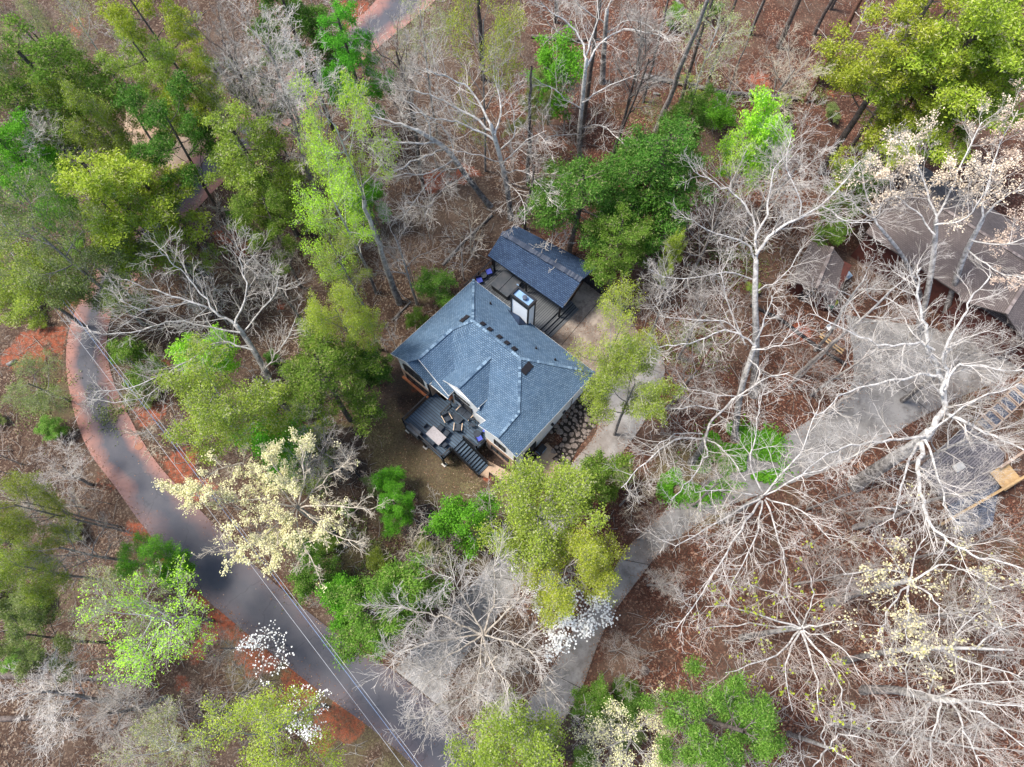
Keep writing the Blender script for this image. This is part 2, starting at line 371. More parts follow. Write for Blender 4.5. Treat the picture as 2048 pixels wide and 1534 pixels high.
m = newmat('leaf_litter_ground', .1, .95); L = m.node_tree.links.new; tc = N(m, 'TexCoord'); at_ = N(m, 'Attribute'); at_.attribute_name = 'zones'
sp = N(m, 'SeparateColor'); L(at_.outputs[0], sp.inputs[0]); O = tc.outputs['Object']
n1 = noise(m, O, 7.5, 5, .85); n2 = noise(m, O, .5, 6, .7); n3 = noise(m, O, 2.2, 4, .7); n4 = noise(m, O, .16, 5, .65)
vo = N(m, 'TexVoronoi'); vo.inputs['Scale'].default_value = 10.5; L(O, vo.inputs['Vector']); vs = N(m, 'SeparateColor'); L(vo.outputs['Color'], vs.inputs[0])
vo2 = N(m, 'TexVoronoi'); vo2.inputs['Scale'].default_value = 7.5; L(O, vo2.inputs['Vector']); vs2 = N(m, 'SeparateColor'); L(vo2.outputs['Color'], vs2.inputs[0])
redl = mixc(m, vs.outputs[0], (.050, .021, .013), (.165, .066, .040))
redl = mixc(m, ramp(m, vs2.outputs[1], .80, .86), redl, (.29, .17, .115))
brl = mixc(m, vs.outputs[0], (.042, .026, .018), (.135, .085, .058))
brl = mixc(m, ramp(m, vs2.outputs[1], .74, .82), brl, (.24, .18, .13))
lit = mixc(m, ramp(m, math_(m, 'ADD', at_.outputs['Alpha'], math_(m, 'MULTIPLY', math_(m, 'SUBTRACT', n2, .5), 1.4)), .35, .75), brl, redl)
lit = mixc(m, ramp(m, n1, .52, .40), lit, (.035, .022, .018))
lit = mixc(m, math_(m, 'MULTIPLY', ramp(m, n3, .56, .72), .45), lit, (.19, .13, .095))
gr = mixc(m, vs.outputs[1], (.08, .072, .034), (.24, .215, .10)); gr = mixc(m, ramp(m, n1, .35, .6), (.05, .035, .025), gr)
nA = math_(m, 'ADD', math_(m, 'MULTIPLY', n3, .5), math_(m, 'MULTIPLY', n1, .5))
def zone(ch, amp=.8, lo=.4, hi=.6, src=None):
    return ramp(m, math_(m, 'ADD', ch, math_(m, 'MULTIPLY', math_(m, 'SUBTRACT', src or n3, .5), amp)), lo, hi)
lit = mixc(m, math_(m, 'MULTIPLY', zone(sp.outputs[1], 2.6, .3, .95, nA), .85), lit, gr)
mu = mixc(m, vs.outputs[0], (.022, .017, .015), (.075, .058, .050))
lit = mixc(m, zone(sp.outputs[2]), lit, mu)
lit = mixc(m, math_(m, 'MULTIPLY', ramp(m, n4, .5, .66), .4), lit, (.20, .155, .115)); lit = mixc(m, math_(m, 'MULTIPLY', ramp(m, n4, .46, .34), .35), lit, (.05, .03, .022))
cl = mixc(m, n1, (.26, .055, .022), (.38, .10, .05)); cl = mixc(m, math_(m, 'MULTIPLY', ramp(m, vs.outputs[2], .6, .9), .5), cl, (.20, .10, .07))
lit = mixc(m, math_(m, 'MULTIPLY', zone(sp.outputs[0], 2.6, .55, 1.25, nA), .8), lit, cl)
base(m, lit, None, vo.outputs['Distance'], .5, .06)
me.materials.append(m); g = newobj('ground', me); tag(g, kind='structure')

# ---------------------------------------------------------------- tree growth
class Tree:
    def __init__(s, seed): s.r = np.random.default_rng(seed); s.pl = {}; s.tips = []
    def poly(s, P, rad, part, sides):
        s.pl.setdefault((part, len(P), sides), []).append((P, rad))
    def branch(s, p, d, Lg, r, lvl, st, part=None):
        rg = s.r; n = (11, 8, 6, 5, 4, 3)[lvl]; step = Lg/(n-1); P = [p]; dd = d/np.linalg.norm(d)
        wig = st['wig'][min(lvl, len(st['wig'])-1)]; up = st['up'][min(lvl, len(st['up'])-1)]
        for i in range(n-1):
            dd = dd+rg.normal(0, wig, 3)+np.array([0, 0, up]); dd /= np.linalg.norm(dd); p = p+dd*step; P.append(p)
        P = np.array(P); t = np.linspace(0, 1, n); rad = np.maximum(r*(1-t*(.72 if lvl else .6)), st['rmin'])
        pt = part or ('trunk' if lvl <= 1 else 'crown')
        s.poly(P, rad, pt, (8, 6, 4, 3, 3, 3)[lvl])
        s.kids(P, rad, Lg, lvl, st)
    def kids(s, P, rad, Lg, lvl, st):
        rg = s.r
        if lvl >= st['depth']:
            s.tips.append(P[-1]); s.tips.append(P[len(P)//2]); return
        k = st['kids'][min(lvl, len(st['kids'])-1)]; k = max(1, int(round(k*rg.uniform(.8, 1.2)))); n = len(P)
        az0 = rg.uniform(0, 6.28)
        for j in range(k):
            lo = st['start'][min(lvl, len(st['start'])-1)]; t = lo+(1-lo)*(j+rg.uniform(.2, .8))/k; t = min(t, .99)
            f = t*(n-1); i = int(f); q = P[i]*(1-(f-i))+P[i+1]*(f-i); d0 = P[i+1]-P[i]; d0 /= np.linalg.norm(d0)
            az = az0+j*2.4+rg.normal(0, .4); an = R_(st['ang'][min(lvl, len(st['ang'])-1)])*rg.uniform(.75, 1.25)
            a = np.cross(d0, [0, 0, 1.]) if abs(d0[2]) < .95 else np.array([1., 0, 0]); a /= np.linalg.norm(a); b = np.cross(d0, a)
            dn = d0*math.cos(an)+(a*math.cos(az)+b*math.sin(az))*math.sin(an)
            if lvl > 0 and dn[2] < -.15: dn[2] *= .2
            ln = Lg*st['ratio'][min(lvl, len(st['ratio'])-1)]*rg.uniform(.7, 1.2)*(1-.45*t if lvl else st['prof'](t))
            s.branch(q, dn, ln, max(rad[i]*st.get('rr', .6), st['rmin']), lvl+1, st)
        if lvl >= 1: s.tips.append(P[-1])
    def mesh(s, part, name):
        VV, FF, off = [], [], 0
        for (pt, n, k), L_ in s.pl.items():
            if pt != part: continue
            P = np.array([x[0] for x in L_]); Rd = np.array([x[1] for x in L_]); K = len(P)
            T = np.gradient(P, axis=1); T /= np.linalg.norm(T, axis=2, keepdims=True)+1e-9
            ref = np.where(np.abs(T[:, :1, 2:3]) > .85, np.array([1., 0, 0]), np.array([0, 0, 1.]))
            x = np.cross(T, np.broadcast_to(ref, T.shape)); x /= np.linalg.norm(x, axis=2, keepdims=True)+1e-9; y = np.cross(T, x)
            a = np.arange(k)*2*math.pi/k
            V = P[:, :, None]+Rd[:, :, None, None]*(x[:, :, None]*np.cos(a)[None, None, :, None]+y[:, :, None]*np.sin(a)[None, None, :, None])
            i = np.arange(n-1)[:, None]*k; j = np.arange(k)[None]; j2 = (j+1) % k
            F = np.stack([i+j, i+j2, i+k+j2, i+k+j], -1).reshape(-1, 4)
            F = (F[None]+(np.arange(K)*n*k)[:, None, None]).reshape(-1, 4)+off
            VV.append(V.reshape(-1, 3)); FF.append(F); off += K*n*k
        if not VV: return None
        return npmesh(name, np.concatenate(VV), np.concatenate(FF), smooth=(part == 'trunk'))
def leaves(C, per, spread, size, rg, flat=.5, aspect=.55, up=.8, squash=.6):
    """leaf-sized rhombic faces around the points C"""
    C = np.repeat(np.asarray(C), per, 0); n = len(C)
    P = C+rg.normal(0, 1, (n, 3))*np.array([spread, spread, spread*squash])
    nrm = rg.normal(0, 1, (n, 3))*flat+np.array([0, 0, up]); nrm /= np.linalg.norm(nrm, axis=1, keepdims=True)
    a = np.cross(nrm, rg.normal(0, 1, (n, 3))); a /= np.linalg.norm(a, axis=1, keepdims=True); b = np.cross(nrm, a)
    s = size*rg.uniform(.6, 1.4, (n, 1)); a = a*s; b = b*s*aspect; bend = nrm*s*.25
    V = np.stack([P-a, P-b+bend, P+a, P+b+bend], 1).reshape(-1, 3); F = np.arange(n*4).reshape(-1, 4)
    return V, F
ST_SPREAD = dict(wig=[.035, .12, .15, .15, .14], up=[.03, .05, .06, .06, .04], kids=[9, 8, 6, 4], start=[.38, .25, .2, .2], ang=[58, 46, 40, 34], ratio=[.50, .60, .60, .68], prof=lambda t: 1.15-.55*t, depth=4, rmin=.008, rr=.48)
ST_UP = dict(ST_SPREAD, ang=[36, 38, 38, 40], up=[.03, .09, .08, .05, .03], kids=[11, 8, 6, 5], start=[.42, .2, .2, .2], ratio=[.42, .55, .56, .55])
ST_OPEN = dict(ST_SPREAD, kids=[6, 7, 6, 5], ang=[52, 50, 50, 50], ratio=[.55, .55, .5, .5], start=[.55, .3, .25, .2], wig=[.05, .17, .22, .25, .25])
ST_POP = dict(ST_SPREAD, kids=[22, 6, 5], ang=[48, 42, 45], ratio=[.24, .5, .5], start=[.3, .2, .2], depth=3, prof=lambda t: 1.2-.75*t)
ST_PINE = dict(ST_SPREAD, kids=[26, 7, 4], ang=[80, 48, 45], ratio=[.24, .45, .45], start=[.42, .25, .3], depth=3, up=[.0, .05, .06, .05], wig=[.02, .07, .1, .15], prof=lambda t: 1.25-.85*t, rr=.35)
ST_LAY = dict(ST_SPREAD, kids=[16, 7, 5], ang=[78, 45, 45], ratio=[.36, .45, .5], start=[.4, .3, .2], depth=3, up=[0, .02, .03, .03], prof=lambda t: 1.2-.7*t, rr=.35)
ST_SHRUB = dict(ST_SPREAD, kids=[9, 7, 5], ang=[50, 45, 45], ratio=[.6, .5, .5], start=[.15, .2, .2], depth=3, rr=.6)
PROTO = {}
def proto(key, seed, H, r, st, leafspec=None):
    t = Tree(seed); t.branch(np.zeros(3), np.array([0, 0, 1.]), H, r, 0, st)
    d = {'H': H}; d['trunk'] = t.mesh('trunk', key+'_trunk'); d['twigs'] = t.mesh('crown', key+'_twigs')
    tips = np.array(t.tips); q = tips[:, :2]; cen = np.median(q, 0); rad = np.percentile(np.linalg.norm(q-cen, axis=1), 88)
    d['rad'] = rad; d['cen'] = cen; d['zc'] = float(np.percentile(tips[:, 2], 60)); d['n'] = len(tips)
    if leafspec:
        rg = np.random.default_rng(seed+500); frac, tot, spread, size, kw = leafspec
        ok = tips[rg.random(len(tips)) < frac]
        if kw.get('clump'):
            kw = dict(kw); dm = kw.pop('clump'); sel = []
            for c_ in ok[rg.permutation(len(ok))]:
                if not sel or np.min(np.sum((np.array(sel)-c_)**2, 1)) > dm*dm: sel.append(c_)
            ok = np.array(sel)
        per = max(1, round(tot/len(ok)))
        V, F = leaves(ok, per, spread, size, rg, **kw); d['leaf'] = npmesh(key+'_leaves', V, F)
    PROTO[key] = d
for i in range(3): proto('spread%d' % i, 21+i, 15, .26, ST_SPREAD)
for i in range(3): proto('upright%d' % i, 41+i, 17, .22, ST_UP)
for i in range(2): proto('open%d' % i, 61+i, 16, .30, ST_OPEN)
for i in range(3): proto('leafy%d' % i, 71+i, 14, .24, ST_SPREAD, (1., 27000, .30, .084, dict(clump=.42)))
for i in range(3): proto('pine%d' % i, 81+i, 17, .24, ST_PINE, (1., 31000, .26, .088, dict(aspect=.35, flat=.9, up=.45, squash=.7, clump=.7)))
for i in range(2): proto('layer%d' % i, 91+i, 16, .20, ST_LAY, (1., 26000, .27, .09, dict(aspect=.4, flat=.6, squash=.35, clump=.5)))
for i in range(2): proto('poplar%d' % i, 101+i, 22, .26, ST_POP, (1., 15000, .27, .11, dict(clump=.45)))
for i in range(3): proto('shrub%d' % i, 111+i, 5, .08, ST_SHRUB, (1., 12000, .2, .07, dict(clump=.3)))
for i in range(2): proto('blossom%d' % i, 121+i, 7, .10, dict(ST_SHRUB, start=[.3, .2, .2], ang=[62, 50, 45]), (.5, 1500, .3, .10, dict(flat=.2, aspect=.9, squash=.3, up=1.)))
for i in range(1): proto('sparseblossom%d' % i, 151+i, 7, .08, dict(ST_SHRUB, start=[.3, .2, .2], ang=[62, 50, 45]), (.25, 480, .25, .09, dict(flat=.2, aspect=.9, squash=.3, up=1.)))
for i in range(2): proto('budding%d' % i, 131+i, 14, .2, ST_SPREAD, (.4, 5000, .22, .066, dict(aspect=.8)))
for i in range(4): proto('sapling%d' % i, 141+i, 6, .045, dict(ST_UP, kids=[8, 6, 4], depth=3, start=[.3, .2, .2], ang=[45, 42, 40], ratio=[.45, .5, .5], rmin=.010))

for i in range(1): proto('needle%d' % i, 171+i, 17, .26, dict(ST_PINE, kids=[24, 6, 3]), (1., 42000, .27, .075, dict(aspect=.3, flat=1., up=.25, squash=.9, clump=1.15)))
for i in range(2): proto('airy%d' % i, 181+i, 14, .24, ST_SPREAD, (.9, 13000, .26, .08, dict(clump=.4)))

def link_mesh(name, me, m, parent):
    if not me.materials: me.materials.append(None)
    o = newobj(name, me, parent); o.material_slots[0].link = 'OBJECT'; o.material_slots[0].material = MATS[m]; return o
CNT = {}
def tree(kind, u, v, Rpx, H, leaf, label, bark='bark_trunk', twig='twig_grey', name=None, cat='tree', group=None, rot=None, lim=None):
    ks = sorted(k for k in PROTO if k.rstrip('0123456789') == kind); i = CNT.get(kind, 0); CNT[kind] = i+1
    p = PROTO[ks[i % len(ks)]]; sz = H/p['H']; P = atg(u, v, p['zc']*sz)
    dist = (P[1]*(-sT)+(CAMH-P[2])*(cT)) if 0 else ((CAMH-P[2])*cT+P[1]*sT)
    sxy = Rpx*dist/FPX/p['rad']
    rz = rot if rot is not None else random.uniform(0, 6.28)
    c, s_ = math.cos(rz), math.sin(rz); cx, cy = p['cen']*sxy; x = P[0]-(c*cx-s_*cy); y = P[1]-(s_*cx+c*cy)
    nm = name or {'pine': 'pine_tree', 'needle': 'pine_tree', 'layer': 'pine_tree', 'shrub': 'green_shrub', 'blossom': 'dogwood_tree', 'sparseblossom': 'dogwood_tree', 'sapling': 'bare_sapling', 'poplar': 'poplar_tree'}.get(kind, 'bare_tree' if not leaf else 'leafy_tree')
    e = empty(nm, (x, y, ground_z(x, y)-.1), rz, label, cat, group); e.scale = (sxy, sxy, sz)
    link_mesh('trunk', p['trunk'], bark, e)
    cr = link_mesh('crown', p['twigs'], twig, e)
    if leaf and 'leaf' in p:
        fo_ = link_mesh('flowers' if 'blossom' in kind else ('buds' if kind == 'budding' else 'foliage'), p['leaf'], leaf, cr)
        if kind == 'sparseblossom': fo_['kind'] = 'stuff'
    return e

# hero trees: limbs traced as places in space, finer branching grown from them
ST_H = dict(wig=[.1, .13, .15, .15, .14], up=[.03, .03, .05, .06, .05], kids=[7, 8, 5, 3], start=[.2, .15, .2, .25], ang=[45, 44, 38, 33], ratio=[.35, .42, .60, .72], prof=lambda t: 1-.4*t, depth=4, rmin=.008, rr=.45)
def hero(seed, label, trunk, limbs, r=.3, bark='bark_white', twig='twig_white', buds=None, nbud=5000, name='bare_tree', kids=1., sl=None, bsize=.085, tend=.55, side=None):
    """trunk: [(u,v,height above ground at base)...]; limbs: list of (pts, z0, z1, r)"""
    t = Tree(seed); rg = t.r; st = dict(ST_H); st['kids'] = [7, 8*kids, 5.5*kids, 4]
    if sl: st['ratio'] = [.35]+[q*sl for q in st['ratio'][1:]]
    b = atg(trunk[0][0], trunk[0][1])
    tp = [b-np.array([0, 0, .3])]+[at(u, v, b[2]+z) for u, v, z in trunk[1:]]
    def dense(P, rr0, rr1, wob=.0):
        P = np.array(P); k = len(P); m_ = (k-1)*4+1; tt = np.linspace(0, k-1, m_); i = np.clip(tt.astype(int), 0, k-2); f = (tt-i)[:, None]
        P0 = P[np.clip(i-1, 0, k-1)]; Pa = P[i]; Pb = P[i+1]; P3 = P[np.clip(i+2, 0, k-1)]
        Q = .5*((2*Pa)+(-P0+Pb)*f+(2*P0-5*Pa+4*Pb-P3)*f*f+(-P0+3*Pa-3*Pb+P3)*f**3)
        if wob: Q[1:] += rg.normal(0, wob, (m_-1, 3))
        return Q, np.linspace(rr0, rr1, m_)
    Q, rd = dense(tp, r, r*tend); rd[0] *= 1.35; Q = np.vstack([Q, Q[-1]+(Q[-1]-Q[-2])*.3]); rd = np.append(rd, .02); t.poly(Q-b, rd, 'trunk', 10)
    for L_ in limbs:
        pts, z0, z1 = L_[:3]; rl = (L_[3] if len(L_) > 3 else r*.38)*(1 if r > .5 else .78); k = len(pts)
        P = [at(u, v, b[2]+z0+(z1-z0)*i/(k-1)) for i, (u, v) in enumerate(pts)]
        Q, rd = dense(P, rl, max(rl*.22, .025), .07); Q = Q-b
        t.poly(Q, rd, 'trunk', 6)
        LL = float(np.sum(np.linalg.norm(np.diff(Q, axis=0), axis=1)))
        nk = max(5, int(LL*1.5*kids))
        for j in range(nk):
            f = (.12+.88*(j+rg.random())/nk)*(len(Q)-1.01); i = int(f); q = Q[i]*(1-f+i)+Q[i+1]*(f-i); d0 = Q[i+1]-Q[i]; d0 /= np.linalg.norm(d0)+1e-9
            az = rg.uniform(0, 6.28); an = R_(50)*rg.uniform(.7, 1.3); a = np.cross(d0, [0, 0, 1.]); a /= np.linalg.norm(a)+1e-9; bb = np.cross(d0, a)
            dn = d0*math.cos(an)+(a*math.cos(az)+bb*math.sin(az))*math.sin(an); dn[2] = abs(dn[2])*.7
            t.branch(q, dn, rg.uniform(1.5, 3.9)*(sl or 1.)*(1-.35*f/len(Q)), max(min(rd[i]*.4, .06), .026), 2, st, 'crown')
    e = empty(name, b, 0, label, 'tree')
    me = t.mesh('trunk', 'trunk'); link_mesh('trunk', me, bark, e)
    cr = link_mesh('crown', t.mesh('crown', 'crown'), twig, e)
    if buds:
        tp_ = np.array(t.tips); w_ = vnoise(tp_[:, 0]+50, tp_[:, 1]+50, 2.2, seed); w_ = w_ if side is None else w_+.38*((tp_[:, 0]*side[0]+tp_[:, 1]*side[1])/(np.linalg.norm(tp_[:, :2], axis=1)+1e-6))-.05; tp_ = tp_[rg.random(len(tp_)) < np.clip(nbud/len(tp_)*.75*sstep((w_-.3)/.4), 0, 1)]
        V, F = leaves(tp_, max(3, round(nbud/len(tp_))), .11, bsize, rg, aspect=.8)
        link_mesh('foliage' if buds.startswith('leaf') else 'buds', npmesh('buds', V, F), buds, cr)
    return e

# ---------------------------------------------------------------- building materials
def shingle(name, c1, c2, c3, rw=.25, rh=.155):
    m = newmat(name, .25, .85); L = m.node_tree.links.new; u = N(m, 'UVMap'); tc = N(m, 'TexCoord')
    b = N(m, 'TexBrick'); L(u.outputs[0], b.inputs['Vector']); b.inputs['Scale'].default_value = 1
    b.inputs['Brick Width'].default_value = rw; b.inputs['Row Height'].default_value = rh; b.inputs['Mortar Size'].default_value = .020; b.inputs['Mortar Smooth'].default_value = .3
    b.inputs['Color1'].default_value = (*c1, 1); b.inputs['Color2'].default_value = (*c2, 1); b.inputs['Mortar'].default_value = (*c3, 1)
    b.inputs['Bias'].default_value = -.1
    f = noise(m, tc.outputs['Object'], .6, 6, .65); f2 = noise(m, tc.outputs['Object'], 9, 4, .8)
    c = mixc(m, math_(m, 'MULTIPLY', ramp(m, f, .4, .7), .35), b.outputs[0], tuple(x*1.45 for x in c1))
    c = mixc(m, math_(m, 'MULTIPLY', ramp(m, f2, .5, .75), .35), c, tuple(x*.5 for x in c1))
    base(m, c, None, b.outputs['Fac'], .9, .03); m.node_tree.nodes['Bump'].invert = True
    return m
shingle('shingle_blue', (.080, .135, .205), (.145, .215, .295), (.026, .048, .080))
shingle('shingle_slate', (.026, .050, .100), (.055, .092, .16), (.008, .014, .03))
shingle('shingle_brown', (.13, .105, .097), (.19, .155, .145), (.06, .048, .044))
def capmat(name, c1, c2):
    m = newmat(name, .25, .8); g = N(m, 'NewGeometry'); base(m, ramp(m, g.outputs['Random Per Island'], .1, .9, c1, c2)); return m
capmat('cap_blue', (.05, .09, .145), (.18, .26, .34)); capmat('cap_slate', (.03, .042, .07), (.075, .088, .12)); capmat('cap_brown', (.14, .11, .1), (.28, .23, .21))
mat('white_siding', (.86, .87, .87), .6, col2=(.78, .80, .81), scale=.8); mat('white_trim', (.82, .80, .76), .5, col2=(.62, .6, .56))
def brickmat():
    m = newmat('brick', .2, .9); L = m.node_tree.links.new; u = N(m, 'UVMap'); b = N(m, 'TexBrick'); L(u.outputs[0], b.inputs['Vector'])
    b.inputs['Scale'].default_value = 1; b.inputs['Brick Width'].default_value = .26; b.inputs['Row Height'].default_value = .11; b.inputs['Mortar Size'].default_value = .012
    b.inputs['Color1'].default_value = (.42, .19, .12, 1); b.inputs['Color2'].default_value = (.56, .38, .27, 1); b.inputs['Mortar'].default_value = (.55, .45, .36, 1)
    base(m, b.outputs[0], None, b.outputs['Fac'], .5, .01)
brickmat()
mat('ledge_orange', (.62, .22, .09), .8, col2=(.38, .14, .07), scale=2); mat('wood_tan', (.50, .30, .15), .7, col2=(.34, .2, .1), scale=3)
mat('glass_dark', (.05, .07, .09), .12, col2=(.015, .02, .03), scale=1.2, spec=.6); mat('frame_black', (.012, .012, .014), .5)
mat('metal_black', (.02, .021, .024), .45); mat('vent_black', (.02, .018, .022), .6); mat('flue_metal', (.22, .36, .55), .5, metal=.2)
mat('cover_grey', (.035, .045, .055), .6, col2=(.075, .075, .08), scale=1.1); mat('cushion_blue', (.09, .12, .48), .8, col2=(.06, .08, .36)); mat('fabric_dark', (.022, .027, .036), .9, col2=(.04, .05, .065))
mat('arm_wood', (.62, .47, .34), .6); mat('table_top', (.33, .30, .30), .6, col2=(.26, .235, .235), scale=7); mat('grill_cover', (.05, .058, .07), .6, col2=(.028, .033, .04))
mat('stone_cap', (.55, .52, .47), .8); mat('wall_dark', (.030, .028, .032), .85); mat('rubber_mat', (.015, .015, .016), .9)
mat('red_wall', (.11, .035, .025), .85, col2=(.06, .022, .018), scale=1.5); mat('red_paint', (.30, .035, .035), .6, col2=(.2, .03, .03)); mat('timber_brown', (.28, .17, .10), .8, col2=(.16, .1, .06), scale=3)
mat('lumber_yellow', (.52, .34, .16), .7, col2=(.36, .23, .11), scale=2.5); mat('lumber_pale', (.42, .31, .23), .8, col2=(.28, .20, .15), scale=2.5); mat('tarp_blue', (.25, .34, .44), .5); mat('plastic_green', (.02, .35, .16), .4); mat('plastic_yellow', (.75, .68, .05), .4); mat('plastic_white', (.85, .84, .8), .5)
mat('gravel_blue', (.13, .14, .17), .95, col2=(.04, .045, .06), scale=9, contrast=(.42, .58)); mat('wire_pale', (.42, .43, .46), .4); mat('wire_blue', (.20, .27, .42), .4)
mat('rock', (.27, .22, .19), .9, col2=(.10, .08, .07), scale=1.3, bump=.6); mat('rock_bed', (.03, .024, .02), .95, col2=(.015, .012, .01), scale=4)
mat('kerb_dark', (.03, .028, .03), .9); mat('rust', (.30, .14, .09), .8); mat('clay_stump', (.5, .32, .24), .9)
def boards(name, c1, c2, wdt=.2):
    m = newmat(name, .3, .6); L = m.node_tree.links.new; u = N(m, 'UVMap'); s = N(m, 'SeparateXYZ'); L(u.outputs[0], s.inputs[0])
    k = math_(m, 'DIVIDE', s.outputs[1], wdt); fr = math_(m, 'FRACT', k); fl = math_(m, 'FLOOR', k)
    wn = N(m, 'TexWhiteNoise'); wn.noise_dimensions = '1D'; L(fl, wn.inputs['W'])
    c = mixc(m, wn.outputs[0], c1, c2); tc = N(m, 'TexCoord'); f = noise(m, tc.outputs['Object'], 1.4, 5, .6)
    c = mixc(m, math_(m, 'MULTIPLY', ramp(m, f, .4, .7), .4), c, tuple(x*1.3 for x in c2))
    c = mixc(m, ramp(m, math_(m, 'ABSOLUTE', math_(m, 'SUBTRACT', fr, .5)), .34, .46), c, (.008, .010, .014))
    base(m, c)
boards('deck_boards', (.030, .052, .082), (.055, .090, .13), .24); boards('deck_boards_grey', (.055, .06, .065), (.10, .105, .11), .2); boards('deck_boards_weathered', (.10, .09, .092), (.19, .17, .17), .2)

def wall(mb, p, q, z0, z1, th=.12):
    """upright wall panel between local points p and q (a,b), thickness inward"""
    P, Q = HP(*p, 0)[:2], HP(*q, 0)[:2]; d = Q-P; Ln = float(np.linalg.norm(d)); d /= Ln; nrm = np.array([d[1], -d[0]])*th
    z0p = z0 if hasattr(z0, '__len__') else (z0, z0); z1p = z1 if hasattr(z1, '__len__') else (z1, z1)
    c = [(*P, z0p[0]), (*Q, z0p[1]), (*(Q+nrm), z0p[1]), (*(P+nrm), z0p[0]), (*P, z1p[0]), (*Q, z1p[1]), (*(Q+nrm), z1p[1]), (*(P+nrm), z1p[0])]
    u = [(0, 0), (Ln, 0)]
    fu = [[(0, z0p[0]), (Ln, z0p[1]), (Ln, z1p[1]), (0, z1p[0])]]
    mb.add(c, [(3, 2, 1, 0), (4, 5, 6, 7), (0, 1, 5, 4), (1, 2, 6, 5), (2, 3, 7, 6), (3, 0, 4, 7)],
           [None]*2+[fu[0], None, [(Ln, z0p[1]), (0, z0p[0]), (0, z1p[0]), (Ln, z1p[1])], None])
def caps(mb, p, q, wd=.23, step=.22, T=HP, h=.05):
    P, Q = np.array(T(*p)), np.array(T(*q)); n = max(2, int(np.linalg.norm(Q-P)/step)); d = (Q-P)/n
    for i in range(n):
        a = P+d*i; b = P+d*(i+.93); mb.bar(a+[0, 0, h*.6], b+[0, 0, h*.9], wd*random.uniform(.85, 1.1), h)
def hexc(mb, a0, a1, b0, b1, z0, z1): mb.box(a0, a1, b0, b1, z0, z1, HP)

# ================================================================ main house
hc = HP(7, 5, 0)
house = empty('brick_house', (hc[0], hc[1], 0), 0, 'large house with a blue-grey hipped shingle roof, white walls over brick and a front deck', 'house')
rf = W()
Lc, Bk, Rk, Fr = (-.17, 10.2, 5.2), (0, 0, 5.2), (14.06, 0, 5.2), (14.26, 10.2, 5.2)
Pa, Pb, K = (3.88, 4.05, 8.0), (9.16, 4.1, 8.0), (2.9, 5.6, 7.3)
ge, sgA, sgB = (2.75, 9.45, 7.25), (2.07, 10.22, 6.8), (2.1, 9.3, 6.8)
hF, gF, gL, gV = (12.0, 7.4, 6.35), (12.15, 10.15, 6.22), (10.0, 10.15, 5.2), (10.2, 9.45, 5.32)
dB, dF, dL, dR = (7.1, 5.45, 7.32), (7.05, 9.24, 7.32), (5.15, 9.26, 6.0), (9.1, 9.26, 6.0)
facets = [[Bk, Rk, Pb, Pa], [Lc, Bk, Pa, K], [Lc, K, ge], [Lc, ge, sgA],
          [(4.3, 10.2, 5.18), (4.3, 9.3, 5.18), sgB, sgA], [(6.37, 9.86, 5.45), (6.37, 8.9, 5.5), K, ge],
          [(6.4, 10.0, 5.02), (4.32, 10.0, 5.02), (4.32, 9.45, 5.42), (6.4, 9.45, 5.42)],
          [(6.36, 8.9, 5.52), (9.1, 8.9, 5.58), Pb, Pa], [(6.36, 8.9, 5.52), Pa, K], [(9.1, 9.46, 5.3), gV, hF, Pb],
          [gL, gV, hF, gF], [Rk, Fr, gF, hF], [Rk, hF, Pb],
          [(5.15, 8.1, 6.0), dL, dF, dB], [dR, (9.15, 8.1, 6.0), dB, dF]]
for f in facets: rf.slab([HP(*q) for q in f], .14)
roof = rf.build('roof', 'shingle_blue', house)
cp = MB()
for p, q in [(Pa, Pb), (Bk, Pa), (Pa, K), (K, ge), (Pb, Rk), (Pb, hF), (hF, gF)]: caps(cp, p, q)
cp.build('ridge_cap', 'cap_blue', roof)
cp = MB(); caps(cp, dB, dF); cp.build('ridge_cap', 'cap_blue', roof)
def hitf(u, v, f, z=6.):
    for _ in range(50): a, b = loc_ab(u, v, z); z = .5*z+.5*f(a, b)
    a, b = loc_ab(u, v, z); return a, b, z
backp = lambda a, b: 5.2+.683*b
leftp = lambda a, b: 5.2+.722*a
rightp = lambda a, b: 5.2+(14.05-a)*.56
frontp = lambda a, b: 8-.49*(b-4.1)
for u, v, f in [(925, 641, leftp), (933, 635, leftp), (966, 648, backp), (980, 659, backp), (999, 674, backp), (1014, 686, backp), (1029, 698, backp), (1050, 742, rightp), (1058, 733, rightp)]:
    a, b, z = hitf(u, v, f); mb = MB(); s = .2
    if f is rightp: s = .27
    c = [HP(a+i*s, b+j*s, f(a+i*s, b+j*s)+.03) for i, j in ((-1, -1), (1, -1), (1, 1), (-1, 1))]
    mb.hexa(c+[q+np.array([0, 0, .12]) for q in c]); mb.build('roof_vent', 'vent_black', roof)
for u, v, f in [(981, 608, backp), (1072, 697, backp), (1110, 720, backp)]:
    a, b, z = hitf(u, v, f); p = HP(a, b, z); mb = MB(); mb.tube(p-[0, 0, .1], p+[0, 0, .38], .06); mb.tube(p-[0, 0, .05], p+[0, 0, .08], .14, .08); mb.build('vent_pipe', 'vent_black', roof)
